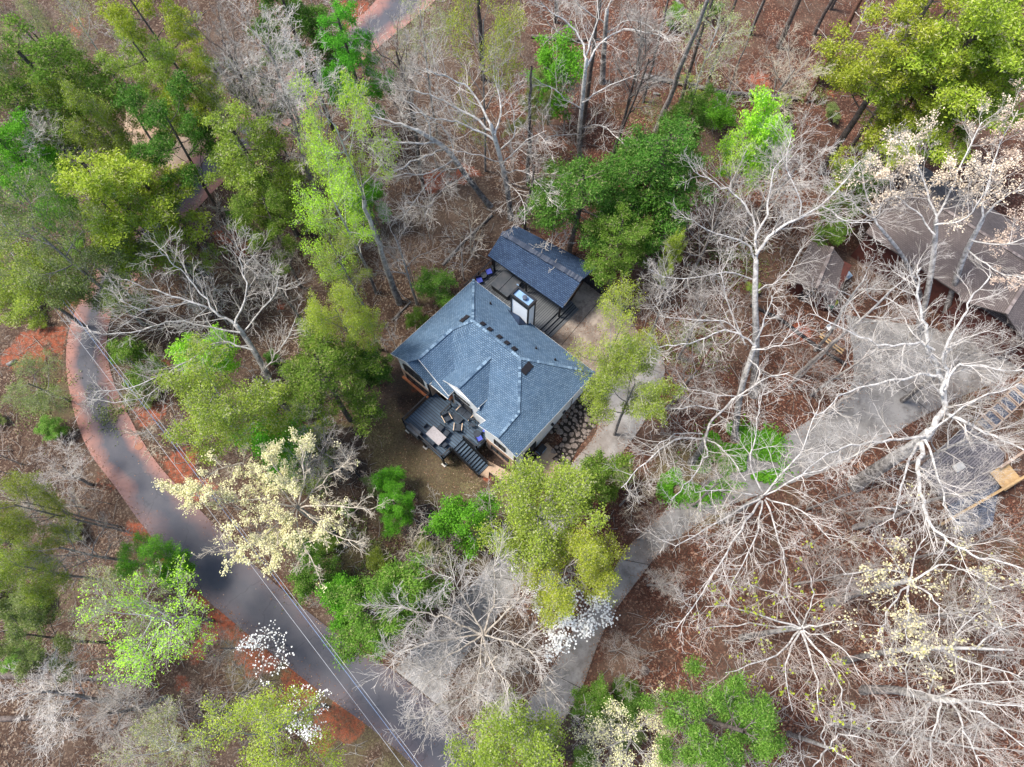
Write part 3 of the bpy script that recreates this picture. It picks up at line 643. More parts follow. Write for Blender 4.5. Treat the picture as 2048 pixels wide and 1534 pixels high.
# fascia boards along the eaves
fb = W()
for p, q in [(Lc, Bk), (Bk, Rk), (Rk, Fr), (gL, gV), (dL, (5.15, 8.1, 6)), (dR, (9.15, 8.1, 6)), ((6.38, 9.9, 5.45), (6.38, 9.1, 5.45)), ((4.32, 10.03, 5.0), (6.4, 10.03, 5.0)), ((4.34, 10.06, 5.15), (4.34, 9.4, 5.15)),
             (sgA, Lc), (sgA, (4.3, 10.08, 5.18)), (ge, (6.35, 9.88, 5.48)), (dF, dL), (dF, dR), (gF, gL), (gF, Fr), ((9.15, 9.5, 5.28), gV)]:
    P, Q = HP(*p), HP(*q); mb_ = fb; fb.bar(P-[0, 0, .08], Q-[0, 0, .08], .04, .12)
fb.build('fascia', 'white_trim', house)
# walls
FRT, DMF = 10.1, 9.2
wl = W()
wall(wl, (.45, .35), (13.9, .35), (1.5, 1.5), 5.15); wall(wl, (.55, FRT), (.45, .35), (-.8, 1.4), (5.45, 5.45))
wall(wl, (13.93, .35), (14.12, FRT), (1.4, -.8), (5.2, 5.2))
wall(wl, (4.2, FRT), (.55, FRT), 2.75, (5.16, 5.5)); wall(wl, (2.07, FRT), (.65, FRT), 5.1, (6.6, 5.6)); wall(wl, (4.1, FRT), (2.07, FRT), 5.1, (5.2, 6.6))
wall(wl, (14.12, FRT), (10.75, FRT), 2.75, 5.15); wall(wl, (12.12, FRT), (10.75, FRT), 5.1, (6.06, 5.4)); wall(wl, (14.0, FRT), (12.12, FRT), 5.1, (5.15, 6.06))
wall(wl, (4.2, 9.35), (4.2, FRT), -.8, 5.1); wall(wl, (6.2, 9.3), (2.8, 9.3), 4.9, (5.3, 7.05)); wall(wl, (6.3, 8.8), (6.3, 9.35), 1.6, 5.35)
wall(wl, (9.2, DMF), (5.35, DMF), 1.6, 5.93); wall(wl, (7.05, DMF-.12), (5.3, DMF-.12), 5.8, (7.08, 5.95)); wall(wl, (9.0, DMF-.12), (7.05, DMF-.12), 5.8, (5.95, 7.08))
wall(wl, (10.8, 9.3), (9.15, 9.3), 1.6, 5.15); wall(wl, (10.75, 9.25), (10.75, FRT), -.8, 5.15)
wall(wl, (9.0, 8.1), (9.0, 8.95), (5.9, 5.5), 5.95); wall(wl, (5.3, 8.95), (5.3, 8.1), (5.5, 5.9), 5.95)
wl.build('wall', 'white_siding', house)
def bwall(*a): b_ = W(); wall(b_, *a); b_.build('brick_wall', 'brick', house)
bwall((4.22, FRT+.03), (.52, FRT+.03), -.8, 2.8); bwall((14.1, FRT+.03), (10.73, FRT+.03), -.8, 2.8)
bwall((4.24, 9.3), (4.24, FRT), -.8, 5.0); bwall((6.25, 9.36), (5.3, 9.36), 1.6, 4.95)
for q in ((14.0, 14.16, FRT+.04, FRT+.16), (4.1, 4.26, FRT+.04, FRT+.14)): cb = W(); hexc(cb, *q, -.6, 5.05); cb.build('downspout', 'metal_black', house)
lg = W(); hexc(lg, .4, 4.2, FRT+.04, FRT+.26, .45, .65); lg.build('ledge', 'ledge_orange', house)
lg2 = W(); hexc(lg2, 4.3, 6.3, 9.42, 9.8, 3.9, 4.1); lg2.build('porch_beam', 'ledge_orange', house)
def window(a0, a1, z0, z1, b, nx=2, nz=2, arch=0):
    fr = MB(); t = .09
    fr.box(a0, a1, b, b+.07, z0, z0+t, HP); fr.box(a0, a0+t, b, b+.07, z0+t, z1-t, HP); fr.box(a1-t, a1, b, b+.07, z0+t, z1-t, HP); fr.box(a0, a1, b, b+.07, z1-t, z1, HP)
    for i in range(1, nx): c = a0+(a1-a0)*i/nx; fr.box(c-.045, c+.045, b, b+.065, z0+t, z1-t, HP)
    for i in range(1, nz): c = z0+(z1-z0)*i/nz; fr.box(a0+t, a1-t, b, b+.055, c-.025, c+.025, HP)
    n = 10; am = (a0+a1)/2; hw = (a1-a0)/2
    if arch:
        for i in range(n):
            t0, t1 = math.pi*i/n, math.pi*(i+1)/n
            fr.bar(HP(am-hw*math.cos(t0), b+.035, z1+arch*math.sin(t0)), HP(am-hw*math.cos(t1), b+.035, z1+arch*math.sin(t1)), .07, .09)
        fr.bar(HP(am, b+.03, z1), HP(am, b+.03, z1+arch), .05, .05)
    f = W(); f.v, f.f, f.uv = fr.v, fr.f, fr.uv; f = f.build('window', 'frame_black', house)
    g = MB(); g.box(a0+.02, a1-.02, b+.005, b+.03, z0+.02, z1-.02, HP)
    if arch:
        pts = [HP(am-hw*math.cos(math.pi*i/n)*.97, b+.02, z1-.01+arch*math.sin(math.pi*i/n)*.97) for i in range(n+1)]
        g.add(pts, [tuple(range(n+1))])
    g.build('pane', 'glass_dark', f)
window(1.1, 3.5, 3.2, 4.6, FRT+.0, 3, 3, .7); window(1.0, 3.9, 1.0, 2.3, FRT+.04, 3, 2)
window(6.25, 8.35, 3.0, 4.15, DMF, 2, 2); window(6.2, 8.1, 4.6, 5.0, DMF, 3, 1)
window(11.7, 12.95, 3.45, 4.75, FRT, 2, 3); window(11.3, 13.4, .9, 2.05, FRT+.04, 3, 2)
window(5.45, 6.1, 2.1, 4.2, 9.37, 1, 2)
dr = W(); hexc(dr, 14.08, 14.15, 7.5, 9.1, .6, 2.75); door = dr.build('door', 'frame_black', house)
dh = MB(); dh.box(14.15, 14.17, 7.6, 8.2, .8, 2.5, HP); dh.box(14.15, 14.17, 8.4, 9.0, .8, 2.5, HP); dh.build('pane', 'glass_dark', door)
dk = MB(); dk.box(14.15, 14.21, 8.25, 8.35, 1.5, 1.65, HP); dk.build('handle', 'flue_metal', door)
for b_ in (5.3,): lt = W(); hexc(lt, 14.03, 14.25, b_, b_+.2, 2.6, 2.95); lt.build('wall_lamp', 'metal_black', house)
ut = W(); ut.bar(HP(14.1, 2.9, 2.2), HP(14.1, 2.9, 4.6), .05); hexc(ut, 14.0, 14.14, 3.6, 3.9, 2.3, 2.7); ut.build('utility_pipes', 'cover_grey', house)
# chimney
ca_, cb_, cz_ = hitf(1055, 649, backp); ca0 = loc_ab(1026, 622, cz_)[0]
ztop = min(np.arange(6, 12, .05), key=lambda z: abs(loc_ab(1054.5, 611, z)[1]-cb_))
cw = .85
ch = W(); hexc(ch, ca0, ca_, cb_-cw, cb_, 1.8, ztop-.35); chim = ch.build('chimney', 'white_siding', house)
tr = MB()
for a in (ca0, ca_):
    for b in (cb_-cw, cb_): tr.box(a-.06, a+.06, b-.06, b+.06, 1.9, ztop-.3, HP)
tr.box(ca0-.07, ca_+.07, cb_-cw-.07, cb_+.07, ztop-.62, ztop-.56, HP)
tr.build('trim', 'metal_black', chim)
cc = MB(); a0, a1, b0, b1 = ca0-.1, ca_+.1, cb_-cw-.1, cb_+.1; t = .16
for q in ((a0, a1, b0, b0+t), (a0, a1, b1-t, b1), (a0, a0+t, b0+t, b1-t), (a1-t, a1, b0+t, b1-t)): cc.box(*q, ztop-.35, ztop, HP)
cc.build('chimney_cap', 'metal_black', chim)
ci = MB(); ci.box(a0+t+.002, a1-t-.002, b0+t+.002, b1-t-.002, ztop-.3, ztop-.2, HP); ci.build('chimney_pan', 'flue_metal', chim)
fl = MB(); c = HP((ca0+ca_)/2+.15, cb_-cw/2, 0); fl.tube((c[0], c[1], ztop-.25), (c[0], c[1], ztop+.1), .17); fl.tube((c[0], c[1], ztop+.1), (c[0], c[1], ztop+.16), .22, .1, 12); fl.build('flue', 'cap_slate', chim)
ck = W(); k = [(ca0-.5, cb_+.02, backp(0, cb_)+.02), (ca_+.0, cb_+.02, backp(0, cb_)+.02), (ca_-.35, cb_+.75, backp(0, cb_+.75)+.03), ((ca0+ca_)/2, cb_+.02, backp(0, cb_)+.55)]
ck.add([HP(*q) for q in k], [(0, 3, 2), (3, 1, 2), (0, 2, 1), (0, 1, 3)]); ck.build('chimney_cricket', 'shingle_slate', house)

# ================================================================ front deck with stairs
DZ = 1.85
fd = empty('front_deck', tuple(HP(6.5, 12, 0)), 0, 'blue-black raised deck with railings and stairs in front of the house', 'deck')
poly1 = [(4.2, 9.75), (4.2, 13.75), (9.1, 13.95), (9.1, 12.75), (9.1, 9.2), (5.0, 9.35)]
def decktop(polys, z, m, par, nm='floor', th=.12):
    d = W()
    for P in polys: d.slab([HP(a, b, z) for a, b in P], th)
    return d.build(nm, m, par)
decktop([[(4.05, 9.7), (9.1, 9.7), (9.1, 13.9), (4.05, 13.65)], [(5.4, 9.3), (9.1, 9.3), (9.1, 9.7), (5.4, 9.7)], [(9.1, 9.3), (10.7, 9.3), (10.7, 11.3), (9.1, 11.3)]], DZ, 'deck_boards', fd)
for P in [[(4.05, 9.7), (4.05, 13.65), (9.1, 13.9), (9.1, 12.75)], [(9.1, 11.3), (10.7, 11.3), (10.7, 9.9)]]:
    rm = W()
    for p, q in zip(P[:-1], P[1:]): rm.bar(HP(*p, DZ-.2), HP(*q, DZ-.2), .06, .28)
    if P[0][0] < 5: pass
    rm.build('rim_board', 'deck_boards', fd)
def railing(par, pts, z, h=.95, m='metal_black', T=HP):
    r = W()
    for p, q in zip(pts[:-1], pts[1:]):
        P, Q = np.array(T(*p, 0)), np.array(T(*q, 0)); zp = z if not hasattr(z, '__len__') else z[0]; zq = z if not hasattr(z, '__len__') else z[1]
        P[2], Q[2] = zp, zq; L_ = np.linalg.norm(Q-P); n = max(1, int(L_/.13))
        r.bar(P+[0, 0, h], Q+[0, 0, h], .1, .05); r.bar(P+[0, 0, .1], Q+[0, 0, .1], .05, .04)
        for i in range(1, n): c = P+(Q-P)*i/n; r.bar(c+[0, 0, .12], c+[0, 0, h-.02], .028)
        k = max(1, int(L_/1.8))
        for i in range(k+1): c = P+(Q-P)*i/k; r.bar(c+[0, 0, -.1], c+[0, 0, h+.08], .1)
    return r.build('railing', m, par)
railing(fd, [(4.1, 10.3), (4.1, 13.6), (9.05, 13.83), (9.05, 12.85)], DZ)
railing(fd, [(9.15, 11.25), (10.65, 11.25), (10.65, 9.95)], DZ)
railing(fd, [(6.2, 9.75), (6.2, 11.0)], DZ)
for a, b in [(4.3, 13.65), (9.0, 13.85), (6.6, 13.75), (4.3, 11.5), (9.0, 12.6), (10.6, 11.2), (9.2, 11.2), (10.6, 10.0)]:
    p = W(); hexc(p, a-.09, a+.09, b-.09, b+.09, -.6, DZ-.14); p.build('post', 'metal_black', fd)
for a, b in [(4.3, 13.65), (9.0, 13.85), (6.6, 13.75)]:
    p = W(); hexc(p, a-.22, a+.22, b-.18, b+.2, -.6, -.28); p.build('footing', 'stone_cap', fd)
nst = 10
stp = W()
for i in range(nst):
    a0 = 9.12+i*.29; z = DZ-.2*(i+1); stp.slab([HP(a0, 12.68, z+.02), HP(a0, 11.38, z+.02), HP(a0+.27, 11.38, z+.02), HP(a0+.27, 12.68, z+.02)], .05)
st_ = stp.build('stair_tread', 'deck_boards', fd)
sg = W()
for b in (11.36, 12.7): sg.bar(HP(9.1, b, DZ-.2), HP(9.1+nst*.29, b, -.2), .06, .3)
for i in range(nst): hexc(sg, 9.12+i*.29, 9.14+i*.29, 11.4, 12.66, DZ-.2*(i+1), DZ-.2*i-.06)
sg.build('stringer', 'metal_black', fd)
railing(fd, [(9.15, 12.72), (9.1+nst*.29, 12.72)], (DZ, -.1), .9); railing(fd, [(9.15, 11.34), (9.1+nst*.29, 11.34)], (DZ, -.1), .9)

# furniture helpers, local frame: x right, y forward
def thing(name, a, b, z, deg, label, cat, group=None):
    p = HP(a, b, z); return empty(name, p, HANG+R_(deg), label, cat, group)
def boxes(par, name, m, bl, bevel=.012):
    mb = MB()
    for q in bl: mb.box(*q)
    return mb.build(name, m, par, bevel)
def armchair(a, b, z, deg, label, wdt=.72, group='armchairs with wooden arms on the front deck'):
    e = thing('armchair', a, b, z, deg, label, 'chair', group); h = wdt/2
    boxes(e, 'seat', 'fabric_dark', [(-h+.06, h-.06, -.32, .34, .28, .44)], .04); boxes(e, 'backrest', 'fabric_dark', [(-h+.06, h-.06, .26, .42, .40, .85)], .04)
    for s in (-1, 1):
        ar = boxes(e, 'armrest', 'arm_wood', [(s*h-.035, s*h+.035, -.36, .36, .58, .62)], .01)
    for s in (-1, 1):
        for y in (-.34, .34): boxes(e, 'leg', 'metal_black', [(s*h-.02, s*h+.02, y-.02, y+.02, 0, .58)], 0)
    return e
def seatpx(u, v, z): return loc_ab(u, v, z)
a, b = seatpx(894, 836, DZ+.4); armchair(a, b, DZ, 70, 'dark armchair with pale wooden arms beside the inner railing of the front deck')
a, b = seatpx(916, 855, DZ+.4); armchair(a, b, DZ, 215, 'dark armchair with pale wooden arms near the top of the stairs')
a, b = seatpx(930, 826, DZ+.4)
e = thing('loveseat', a, b, DZ, 0, 'dark two-seat sofa with pale wooden arms against the white house wall', 'sofa')
boxes(e, 'seat', 'fabric_dark', [(-.68, -.01, -.34, .34, .28, .44), (.01, .68, -.34, .34, .28, .44)], .04); boxes(e, 'backrest', 'fabric_dark', [(-.68, .68, .26, .42, .4, .85)], .04)
for s in (-1, 1):
    boxes(e, 'armrest', 'arm_wood', [(s*.74-.035, s*.74+.035, -.38, .36, .58, .62)], .01)
    for y in (-.34, .34): boxes(e, 'leg', 'metal_black', [(s*.74-.02, s*.74+.02, y-.02, y+.02, 0, .58)], 0)
a, b = seatpx(914, 836, DZ+.4)
e = thing('coffee_table', a, b, DZ, 0, 'low dark coffee table between the sofa and the armchairs', 'table')
boxes(e, 'table_top', 'fabric_dark', [(-.5, .5, -.3, .3, .36, .41)]); 
for x in (-.44, .44):
    for y in (-.25, .25): boxes(e, 'leg', 'metal_black', [(x-.02, x+.02, y-.02, y+.02, 0, .36)], 0)
# dining table and chairs
a, b = seatpx(872, 871, DZ+.75)
e = thing('dining_table', a, b, DZ, -2, 'pale rectangular dining table standing near the outer edge of the front deck', 'table')
boxes(e, 'table_top', 'table_top', [(-.80, .80, -.5, .5, .70, .75)])
for x in (-.7, .7):
    for y in (-.4, .4): boxes(e, 'leg', 'metal_black', [(x-.03, x+.03, y-.03, y+.03, 0, .70)], 0)
def dchair(a, b, deg, label):
    e = thing('dining_chair', a, b, DZ, deg, label, 'chair', 'dark dining chairs around the pale table')
    boxes(e, 'seat', 'fabric_dark', [(-.23, .23, -.23, .23, .42, .47)], .02); boxes(e, 'backrest', 'fabric_dark', [(-.23, .23, .2, .25, .5, .92)], .015)
    for x in (-.21, .21):
        for y in (-.21, .22): boxes(e, 'leg', 'metal_black', [(x-.018, x+.018, y-.018, y+.018, 0, .42 if y < 0 else .9)], 0)
dchair(a-1.12, b-.1, 90, 'dark dining chair at the left end of the pale table, towards the grill')
dchair(a-.3, b-.85, 0, 'first dark dining chair on the house side of the pale table, away from the stairs')
dchair(a+.42, b-.82, 5, 'second dark dining chair on the house side of the pale table, nearer the stairs')
dchair(a+.15, b+.78, 180, 'dark dining chair tucked on the outer railing side of the pale table')
dchair(a+1.1, b+.1, -95, 'dark dining chair at the right end of the pale table, towards the stairs')
a, b = seatpx(827, 859, DZ+.9)
e = thing('covered_grill', a, b, DZ, 0, 'long grill under a dark fitted cover in the outer left corner of the deck', 'grill')
boxes(e, 'cover', 'grill_cover', [(-.72, .72, -.3, .3, .12, .95)], .05); boxes(e, 'side_shelf', 'metal_black', [(-.70, .74, -.34, .38, .02, .12)])
for n_, (u, v), dg, lb in [(1, (972, 861), 200, 'blue square cushioned stool tucked beside the house wall on the front deck'), (2, (958, 876), 160, 'blue square cushioned stool out by the stair-side railing of the front deck')]:
    a, b = seatpx(u, v, DZ+.45); e = thing('cushioned_stool', a, b, DZ, dg, lb, 'stool', 'blue cushioned stools on the front deck')
    boxes(e, 'cushion', 'cushion_blue', [(-.27, .27, -.27, .27, .38, .48)], .04); boxes(e, 'backrest', 'metal_black', [(-.28, .28, .26, .31, .4, .72)])
    for x in (-.25, .25):
        for y in (-.25, .25): boxes(e, 'leg', 'metal_black', [(x-.02, x+.02, y-.02, y+.02, 0, .38)], 0)
def roundtable(a, b, z, label, r=.33, m='fabric_dark'):
    e = thing('side_table', a, b, z, 0, label, 'table'); mb = MB(); mb.tube((0, 0, .46), (0, 0, .50), r, n=20); mb.build('table_top', m, e)
    mb = MB(); mb.tube((0, 0, 0), (0, 0, .46), .04); mb.tube((0, 0, 0), (0, 0, .03), .2, n=14); mb.build('pedestal', 'metal_black', e)
a, b = seatpx(954, 867, DZ+.5); roundtable(a, b, DZ, 'small round dark side table between the blue stools on the front deck')
a, b = seatpx(944, 846, DZ+.6)
e = thing('folding_chair', a, b, DZ, 40, 'spindly black metal folding chair frame beside the sofa', 'chair')
mb = MB()
for s in (-.28, .28): mb.bar((s, -.4, 0), (s, .35, 1.0), .03); mb.bar((s, .4, 0), (s, -.3, .6), .03)
mb.bar((-.28, .35, 1.), (.28, .35, 1.), .03); mb.bar((-.28, -.3, .6), (.28, -.3, .6), .03); mb.build('frame', 'metal_black', e)
boxes(e, 'headrest', 'fabric_dark', [(-.26, .26, .2, .34, .78, .98)], .02); boxes(e, 'seat', 'fabric_dark', [(-.24, .24, -.28, -.02, .48, .52)], .01)

# ================================================================ rear deck, hot tub, pavilion
BZ = 2.55
rd_ = empty('rear_deck', tuple(HP(3, -2, 1.9)), 0, 'dark grey board deck behind the house under the pavilion, with steps to the patio', 'deck')
def abz(u, v, z): return tuple(loc_ab(u, v, z))
eR = abz(1088, 628, BZ)[0]
bmin = -5.3
decktop([[(-.9, .33), (-.9, bmin), (ca_+.35, bmin), (ca_+.35, .33)]], BZ, 'deck_boards_grey', rd_)
for i in range(3):
    d = W(); z = BZ-.18*(i+1); a0 = ca_+.35+i*.36
    d.slab([HP(a0, .25, z), HP(a0, bmin, z), HP(a0+.38, bmin, z), HP(a0+.38, .25, z)], .16); d.build('step', 'deck_boards_grey', rd_)
railing(rd_, [(-.9, .4), (-.9, bmin), (2.5, bmin)], BZ)
sk = W(); hexc(sk, -.9, ca_+.33, .24, .32, 1.6, BZ-.1); hexc(sk, -.93, -.85, bmin, .3, .9, BZ-.1); hexc(sk, ca_+.27, ca_+.34, bmin, .3, 1.6, BZ-.13); sk.build('skirt', 'metal_black', rd_)
# patio slab
pz = 1.93
pt = W(); P = [(ca_+.3, .3), (ca_+.3, bmin-.2), abz(1170, 560, pz), abz(1228, 605, pz), abz(1262, 640, pz), abz(1310, 720, pz), (16.5, .5), (14.5, 1.6), (13.9, .6), (13.7, .33)]
P = [tuple(map(float, q)) for q in P]
pt.prism(P, pz-.35, pz, HP); po = pt.build('patio', 'concrete_patio'); tag(po, kind='structure')
pj = MB(); q0, q1 = at(1208, 590, pz+.008), at(1123, 690, pz+.008); pj.bar(q0, q1, .05, .012); o = pj.build('patio_joint', 'joint'); tag(o, kind='structure')
rw = MB(); q = [abz(1168, 552, 2.5), abz(1262, 625, 2.5)]
rw.bar(HP(*q[0], 2.2), HP(*q[1], 2.2), .35, .9); o = rw.build('retaining_wall', 'wall_dark'); tag(o, 'low black retaining wall along the back edge of the rear patio', 'wall')
# hot tub
c4 = [abz(984, 566, BZ+.85), abz(1013, 592, BZ+.85), abz(1042, 567, BZ+.85), abz(1010, 540, BZ+.85)]
ha = sum(q[0] for q in c4)/4; hb = sum(q[1] for q in c4)/4
e = thing('hot_tub', ha, hb, BZ, 0, 'square hot tub under a folded dark padded cover on the rear deck', 'hot tub')
hw_ = 1.02
boxes(e, 'shell', 'metal_black', [(-hw_, hw_, -hw_, hw_, 0, .72)], .12)
o = boxes(e, 'cover', 'cover_grey', [(-hw_-.03, -.01, -hw_-.03, hw_+.03, .72, .85), (.01, hw_+.03, -hw_-.03, hw_+.03, .72, .85)], .05)
boxes(o, 'handle', 'flue_metal', [(hw_-.2, hw_+.05, hw_-.5, hw_-.4, .85, .88)], 0)
for (u, v), dg, lb in [((978, 543), -30, 'blue cushioned chair against the railing in the far corner of the rear deck'), ((959, 560), 60, 'blue cushioned chair half under the eave at the corner of the house roof')]:
    a, b = seatpx(u, v, BZ+.45); e = thing('patio_chair', a, b, BZ, dg, lb, 'chair', 'blue chairs on the rear deck')
    boxes(e, 'cushion', 'cushion_blue', [(-.27, .27, -.27, .27, .38, .48)], .03); boxes(e, 'backrest', 'metal_black', [(-.28, .28, .26, .32, .4, .8)])
    for x in (-.25, .25):
        for y in (-.25, .25): boxes(e, 'leg', 'metal_black', [(x-.02, x+.02, y-.02, y+.02, 0, .38)], 0)
a, b = seatpx(967, 550, BZ+.5); roundtable(a, b, BZ, 'small round grey side table between the two blue chairs on the rear deck', .32, 'cover_grey')
# pavilion
pv = empty('pavilion', tuple(HP(4.5, -3.5, 1.9)), 0, 'open pavilion with a dark slate-blue gabled shingle roof behind the house', 'pavilion')
EZ, RZ = 5.15, 6.35
F0, F1 = at(975.6, 511, EZ), at(1125, 616, EZ); G0, G1 = at(1004, 466, RZ), at(1163, 561, RZ)
K0 = G0+(G0-F0)*.95; K1 = G1+(G1-F1)*.95; K0[2] = K1[2] = EZ+.05
pr = W(); pr.slab([F0, F1, G1, G0], .12); pr.slab([K1, K0, G0, G1], .12)
proof = pr.build('roof', 'shingle_slate', pv)
pc = MB(); caps(pc, G0+[0, 0, .02], G1+[0, 0, .02], .5, .16, T=lambda *q: np.array(q), h=.07); pc.build('ridge_cap', 'cap_slate', proof)
def lerp(p, q, t): return p+(q-p)*t
for t in (.06, .5, .95):
    for s, (p, q) in enumerate(((F0, F1), (K0, K1))):
        c = lerp(lerp(p, q, t), lerp(G0, G1, t), .12); m_ = W(); zb = BZ if ab(c[0], c[1])[0] < ca_+.3 else pz
        m_.bar((c[0], c[1], zb-.02), (c[0], c[1], EZ-.05), .18, up=(1, 0, 0)); m_.build('post', 'metal_black', pv)
bm_ = W()
for p, g0, q in ((F0, G0, F1), (K0, G0, K1)): bm_.bar(lerp(p, g0, .16)-[0, 0, .2], lerp(q, G1, .16)-[0, 0, .2], .12, .2)
bm_.bar(lerp(F1, G1, .1)-[0, 0, .1], G1-[0, 0, .2], .1, .2); bm_.build('beam', 'metal_black', pv)

# ================================================================ side porch, walk, rocks
sw = W(); 
sw.prism([abz(1083, 893, .55), abz(1118, 862, .55), abz(1130, 881, .55), abz(1128, 898, .55), abz(1104, 916, .55), abz(1150, 960, .35), abz(1130, 985, .2), abz(1048, 960, .3), (14.0, 9.6)], -.7, .42, HP)
o = sw.build('side_landing', 'concrete_tan'); tag(o, kind='structure')
mt_ = MB(); mt_.prism([abz(1058, 917, .64), abz(1068, 906, .64), abz(1076, 912, .64), abz(1065, 923, .64)], .425, .46, HP); o = mt_.build('doormat', 'rubber_mat'); tag(o, 'black rubber mat on the side landing outside the dark door', 'mat')
pth = W(); outl = [abz(941, 938, -.3), abz(955, 948, -.3), abz(977, 957, -.3), abz(978, 944, -.3), abz(1010, 965, -.3), abz(1060, 985, -.3), abz(1085, 950, -.3), abz(1045, 955, -.3), abz(1003, 936, -.3), abz(968, 917, -.3), abz(955, 927, -.3)]
pth.prism([tuple(map(float, q)) for q in outl], -.8, -.25, HP); o = pth.build('walkway', 'concrete_tan'); tag(o, kind='structure')
a, b = loc_ab(1079, 897, .9)
e = empty('gas_grill', tuple(HP(a+.2, b, .42)), HANG+R_(90), 'small black gas grill with a pale handle beside the side door', 'grill')
boxes(e, 'firebox', 'metal_black', [(-.45, .45, -.28, .28, .55, .85)], .03); boxes(e, 'lid', 'metal_black', [(-.42, .42, -.24, .26, .85, 1.08)], .08); boxes(e, 'cart', 'frame_black', [(-.42, .42, -.24, .24, .08, .5)]); boxes(e, 'handle', 'flue_metal', [(-.3, .3, -.34, -.31, .98, 1.01), (-.5, -.46, -.25, .25, .82, .85)], 0)
rk_poly = [(1175, 780), (1215, 800), (1190, 850), (1150, 905), (1135, 945), (1110, 920), (1100, 905), (1128, 880), (1112, 862), (1098, 866), (1152, 800)]
rb = MB(); Pp = [atg(*q, .03) for q in rk_poly]; cpt = sum(Pp)/len(Pp)
NN = len(Pp)
for i in range(NN):
    A1, A2 = Pp[i], Pp[(i+1) % NN]
    for s in range(6):
        r0, r1 = s/6, (s+1)/6; q = [cpt+(A1-cpt)*r0, cpt+(A1-cpt)*r1, cpt+(A2-cpt)*r1, cpt+(A2-cpt)*r0]
        for k in q: k[2] = ground_z(k[0], k[1])+.05
        rb.add(q, [(0, 1, 2, 3)] if s else [(0, 1, 2)] and [(0, 1, 2, 3)])
o = rb.build('rock_bed', 'rock_bed'); tag(o, kind='structure')
def inpoly(x, y, P):
    c = False; n = len(P)
    for i in range(n):
        x1, y1 = P[i][:2]; x2, y2 = P[(i+1) % n][:2]
        if (y1 > y) != (y2 > y) and x < (x2-x1)*(y-y1)/(y2-y1)+x1: c = not c
    return c
def rockmesh(seed, n=9):
    rg = np.random.default_rng(seed); V = []; rings = 4
    prof = [(1.0, 0), (1.02, .35), (.82, .8), (.45, 1.0)]; rr = rg.uniform(.75, 1.15, n)
    for r, z in prof:
        for i in range(n): t = 2*math.pi*i/n; q = rr[i]*r*rg.uniform(.95, 1.05); V.append((q*math.cos(t), q*math.sin(t)*.8, z*.5+rg.uniform(-.03, .03)))
    V.append((0, 0, .52)); F = []
    mb = MB(); mb.v = V; mb.f = [[k*n+i, k*n+(i+1) % n, (k+1)*n+(i+1) % n, (k+1)*n+i] for k in range(rings-1) for i in range(n)]+[[3*n+i, 3*n+(i+1) % n, 4*n] for i in range(n)]; mb.uv = [None]*len(mb.f)
    me = bpy.data.meshes.new('boulder'); me.from_pydata(mb.v, [], mb.f); me.materials.append(MATS['rock']); me.update(); return me
RM = [rockmesh(i) for i in range(6)]
placed = []; rr_ = random.Random(5); tries = 0
while len(placed) < 230 and tries < 12000:
    tries += 1; u, v = rr_.uniform(1095, 1215), rr_.uniform(775, 945)
    if not inpoly(u, v, rk_poly): continue
    p = atg(u, v); s = rr_.uniform(.2, .42)*(1 if tries < 3000 else .62)
    if any((p[0]-q[0])**2+(p[1]-q[1])**2 < (.74*(s+q[2]))**2 for q in placed): continue
    placed.append((p[0], p[1], s)); o = newobj('boulder', rr_.choice(RM)); o.location = (p[0], p[1], p[2]-.02); o.scale = (s, s, s*rr_.uniform(.6, 1)); o.rotation_euler = (rr_.uniform(-.15, .15), rr_.uniform(-.15, .15), rr_.uniform(0, 6.28))
    tag(o, 'grey-brown riprap boulder in the rock bed between the white side wall and the driveway', 'rock', 'riprap boulders beside the house')
# dark landscape edging and small finds
def edging(name, pts, label, m='kerb_dark', wd=.14, ht=.16, cat='edging'):
    mb = MB(); P = [atg(*q) for q in pts]
    for p, q in zip(P[:-1], P[1:]):
        n = max(1, int(np.linalg.norm(q-p)/1.5))
        for i in range(n):
            x, y = p+(q-p)*i/n, p+(q-p)*(i+1)/n; x[2] = ground_z(x[0], x[1])+.05; y[2] = ground_z(y[0], y[1])+.05; mb.bar(x, y, wd, ht)
    o = mb.build(name, m); tag(o, label, cat); return o
edging('garden_edging', [(698, 935), (760, 985), (830, 1040), (880, 1080), (930, 1115)], 'long dark landscape timber edging the mulch below the front lawn')
edging('garden_edging', [(1500, 612), (1560, 640), (1640, 700), (1690, 730)], 'dark timber edging the neighbouring driveway below the brown shed', ht=.5, wd=.22)
def log(pts, r, label, m='bark_grey', name='fallen_log', ups=0.):
    mb = MB(); P = [atg(u, v, r*.8+ups) for u, v in pts]; n = len(P)
    for i in range(n-1): mb.tube(P[i], P[i+1], r*(1-.5*i/n), r*(1-.5*(i+1)/n), 9)
    o = mb.build(name, m, smooth=True); tag(o, label, 'log'); return o
log([(1288, 152), (1370, 168), (1450, 185), (1520, 190), (1595, 197)], .28, 'long pale fallen log lying across the leaf litter in the upper right woods')
log([(1398, 70), (1375, 30), (1350, -5)], .26, 'pale barkless fallen log leaning down from the top edge of the picture')
log([(1062, 72), (1130, 80), (1200, 78)], .2, 'dark fallen log in the woods near the top middle', 'bark_dark')
log([(1306, 186), (1320, 189)], .16, 'short pale cut log end near the long fallen log'); log([(15, 730), (32, 720)], .2, 'short pale log beside the clay track left of the road')
log([(-10, 1350), (90, 1352), (190, 1356), (295, 1352)], .3, 'long grey fallen trunk across the lower left woods', 'bark_dark')
log([(-10, 1438), (60, 1436), (150, 1438)], .24, 'shorter grey fallen trunk just above the lower left corner', 'bark_dark')
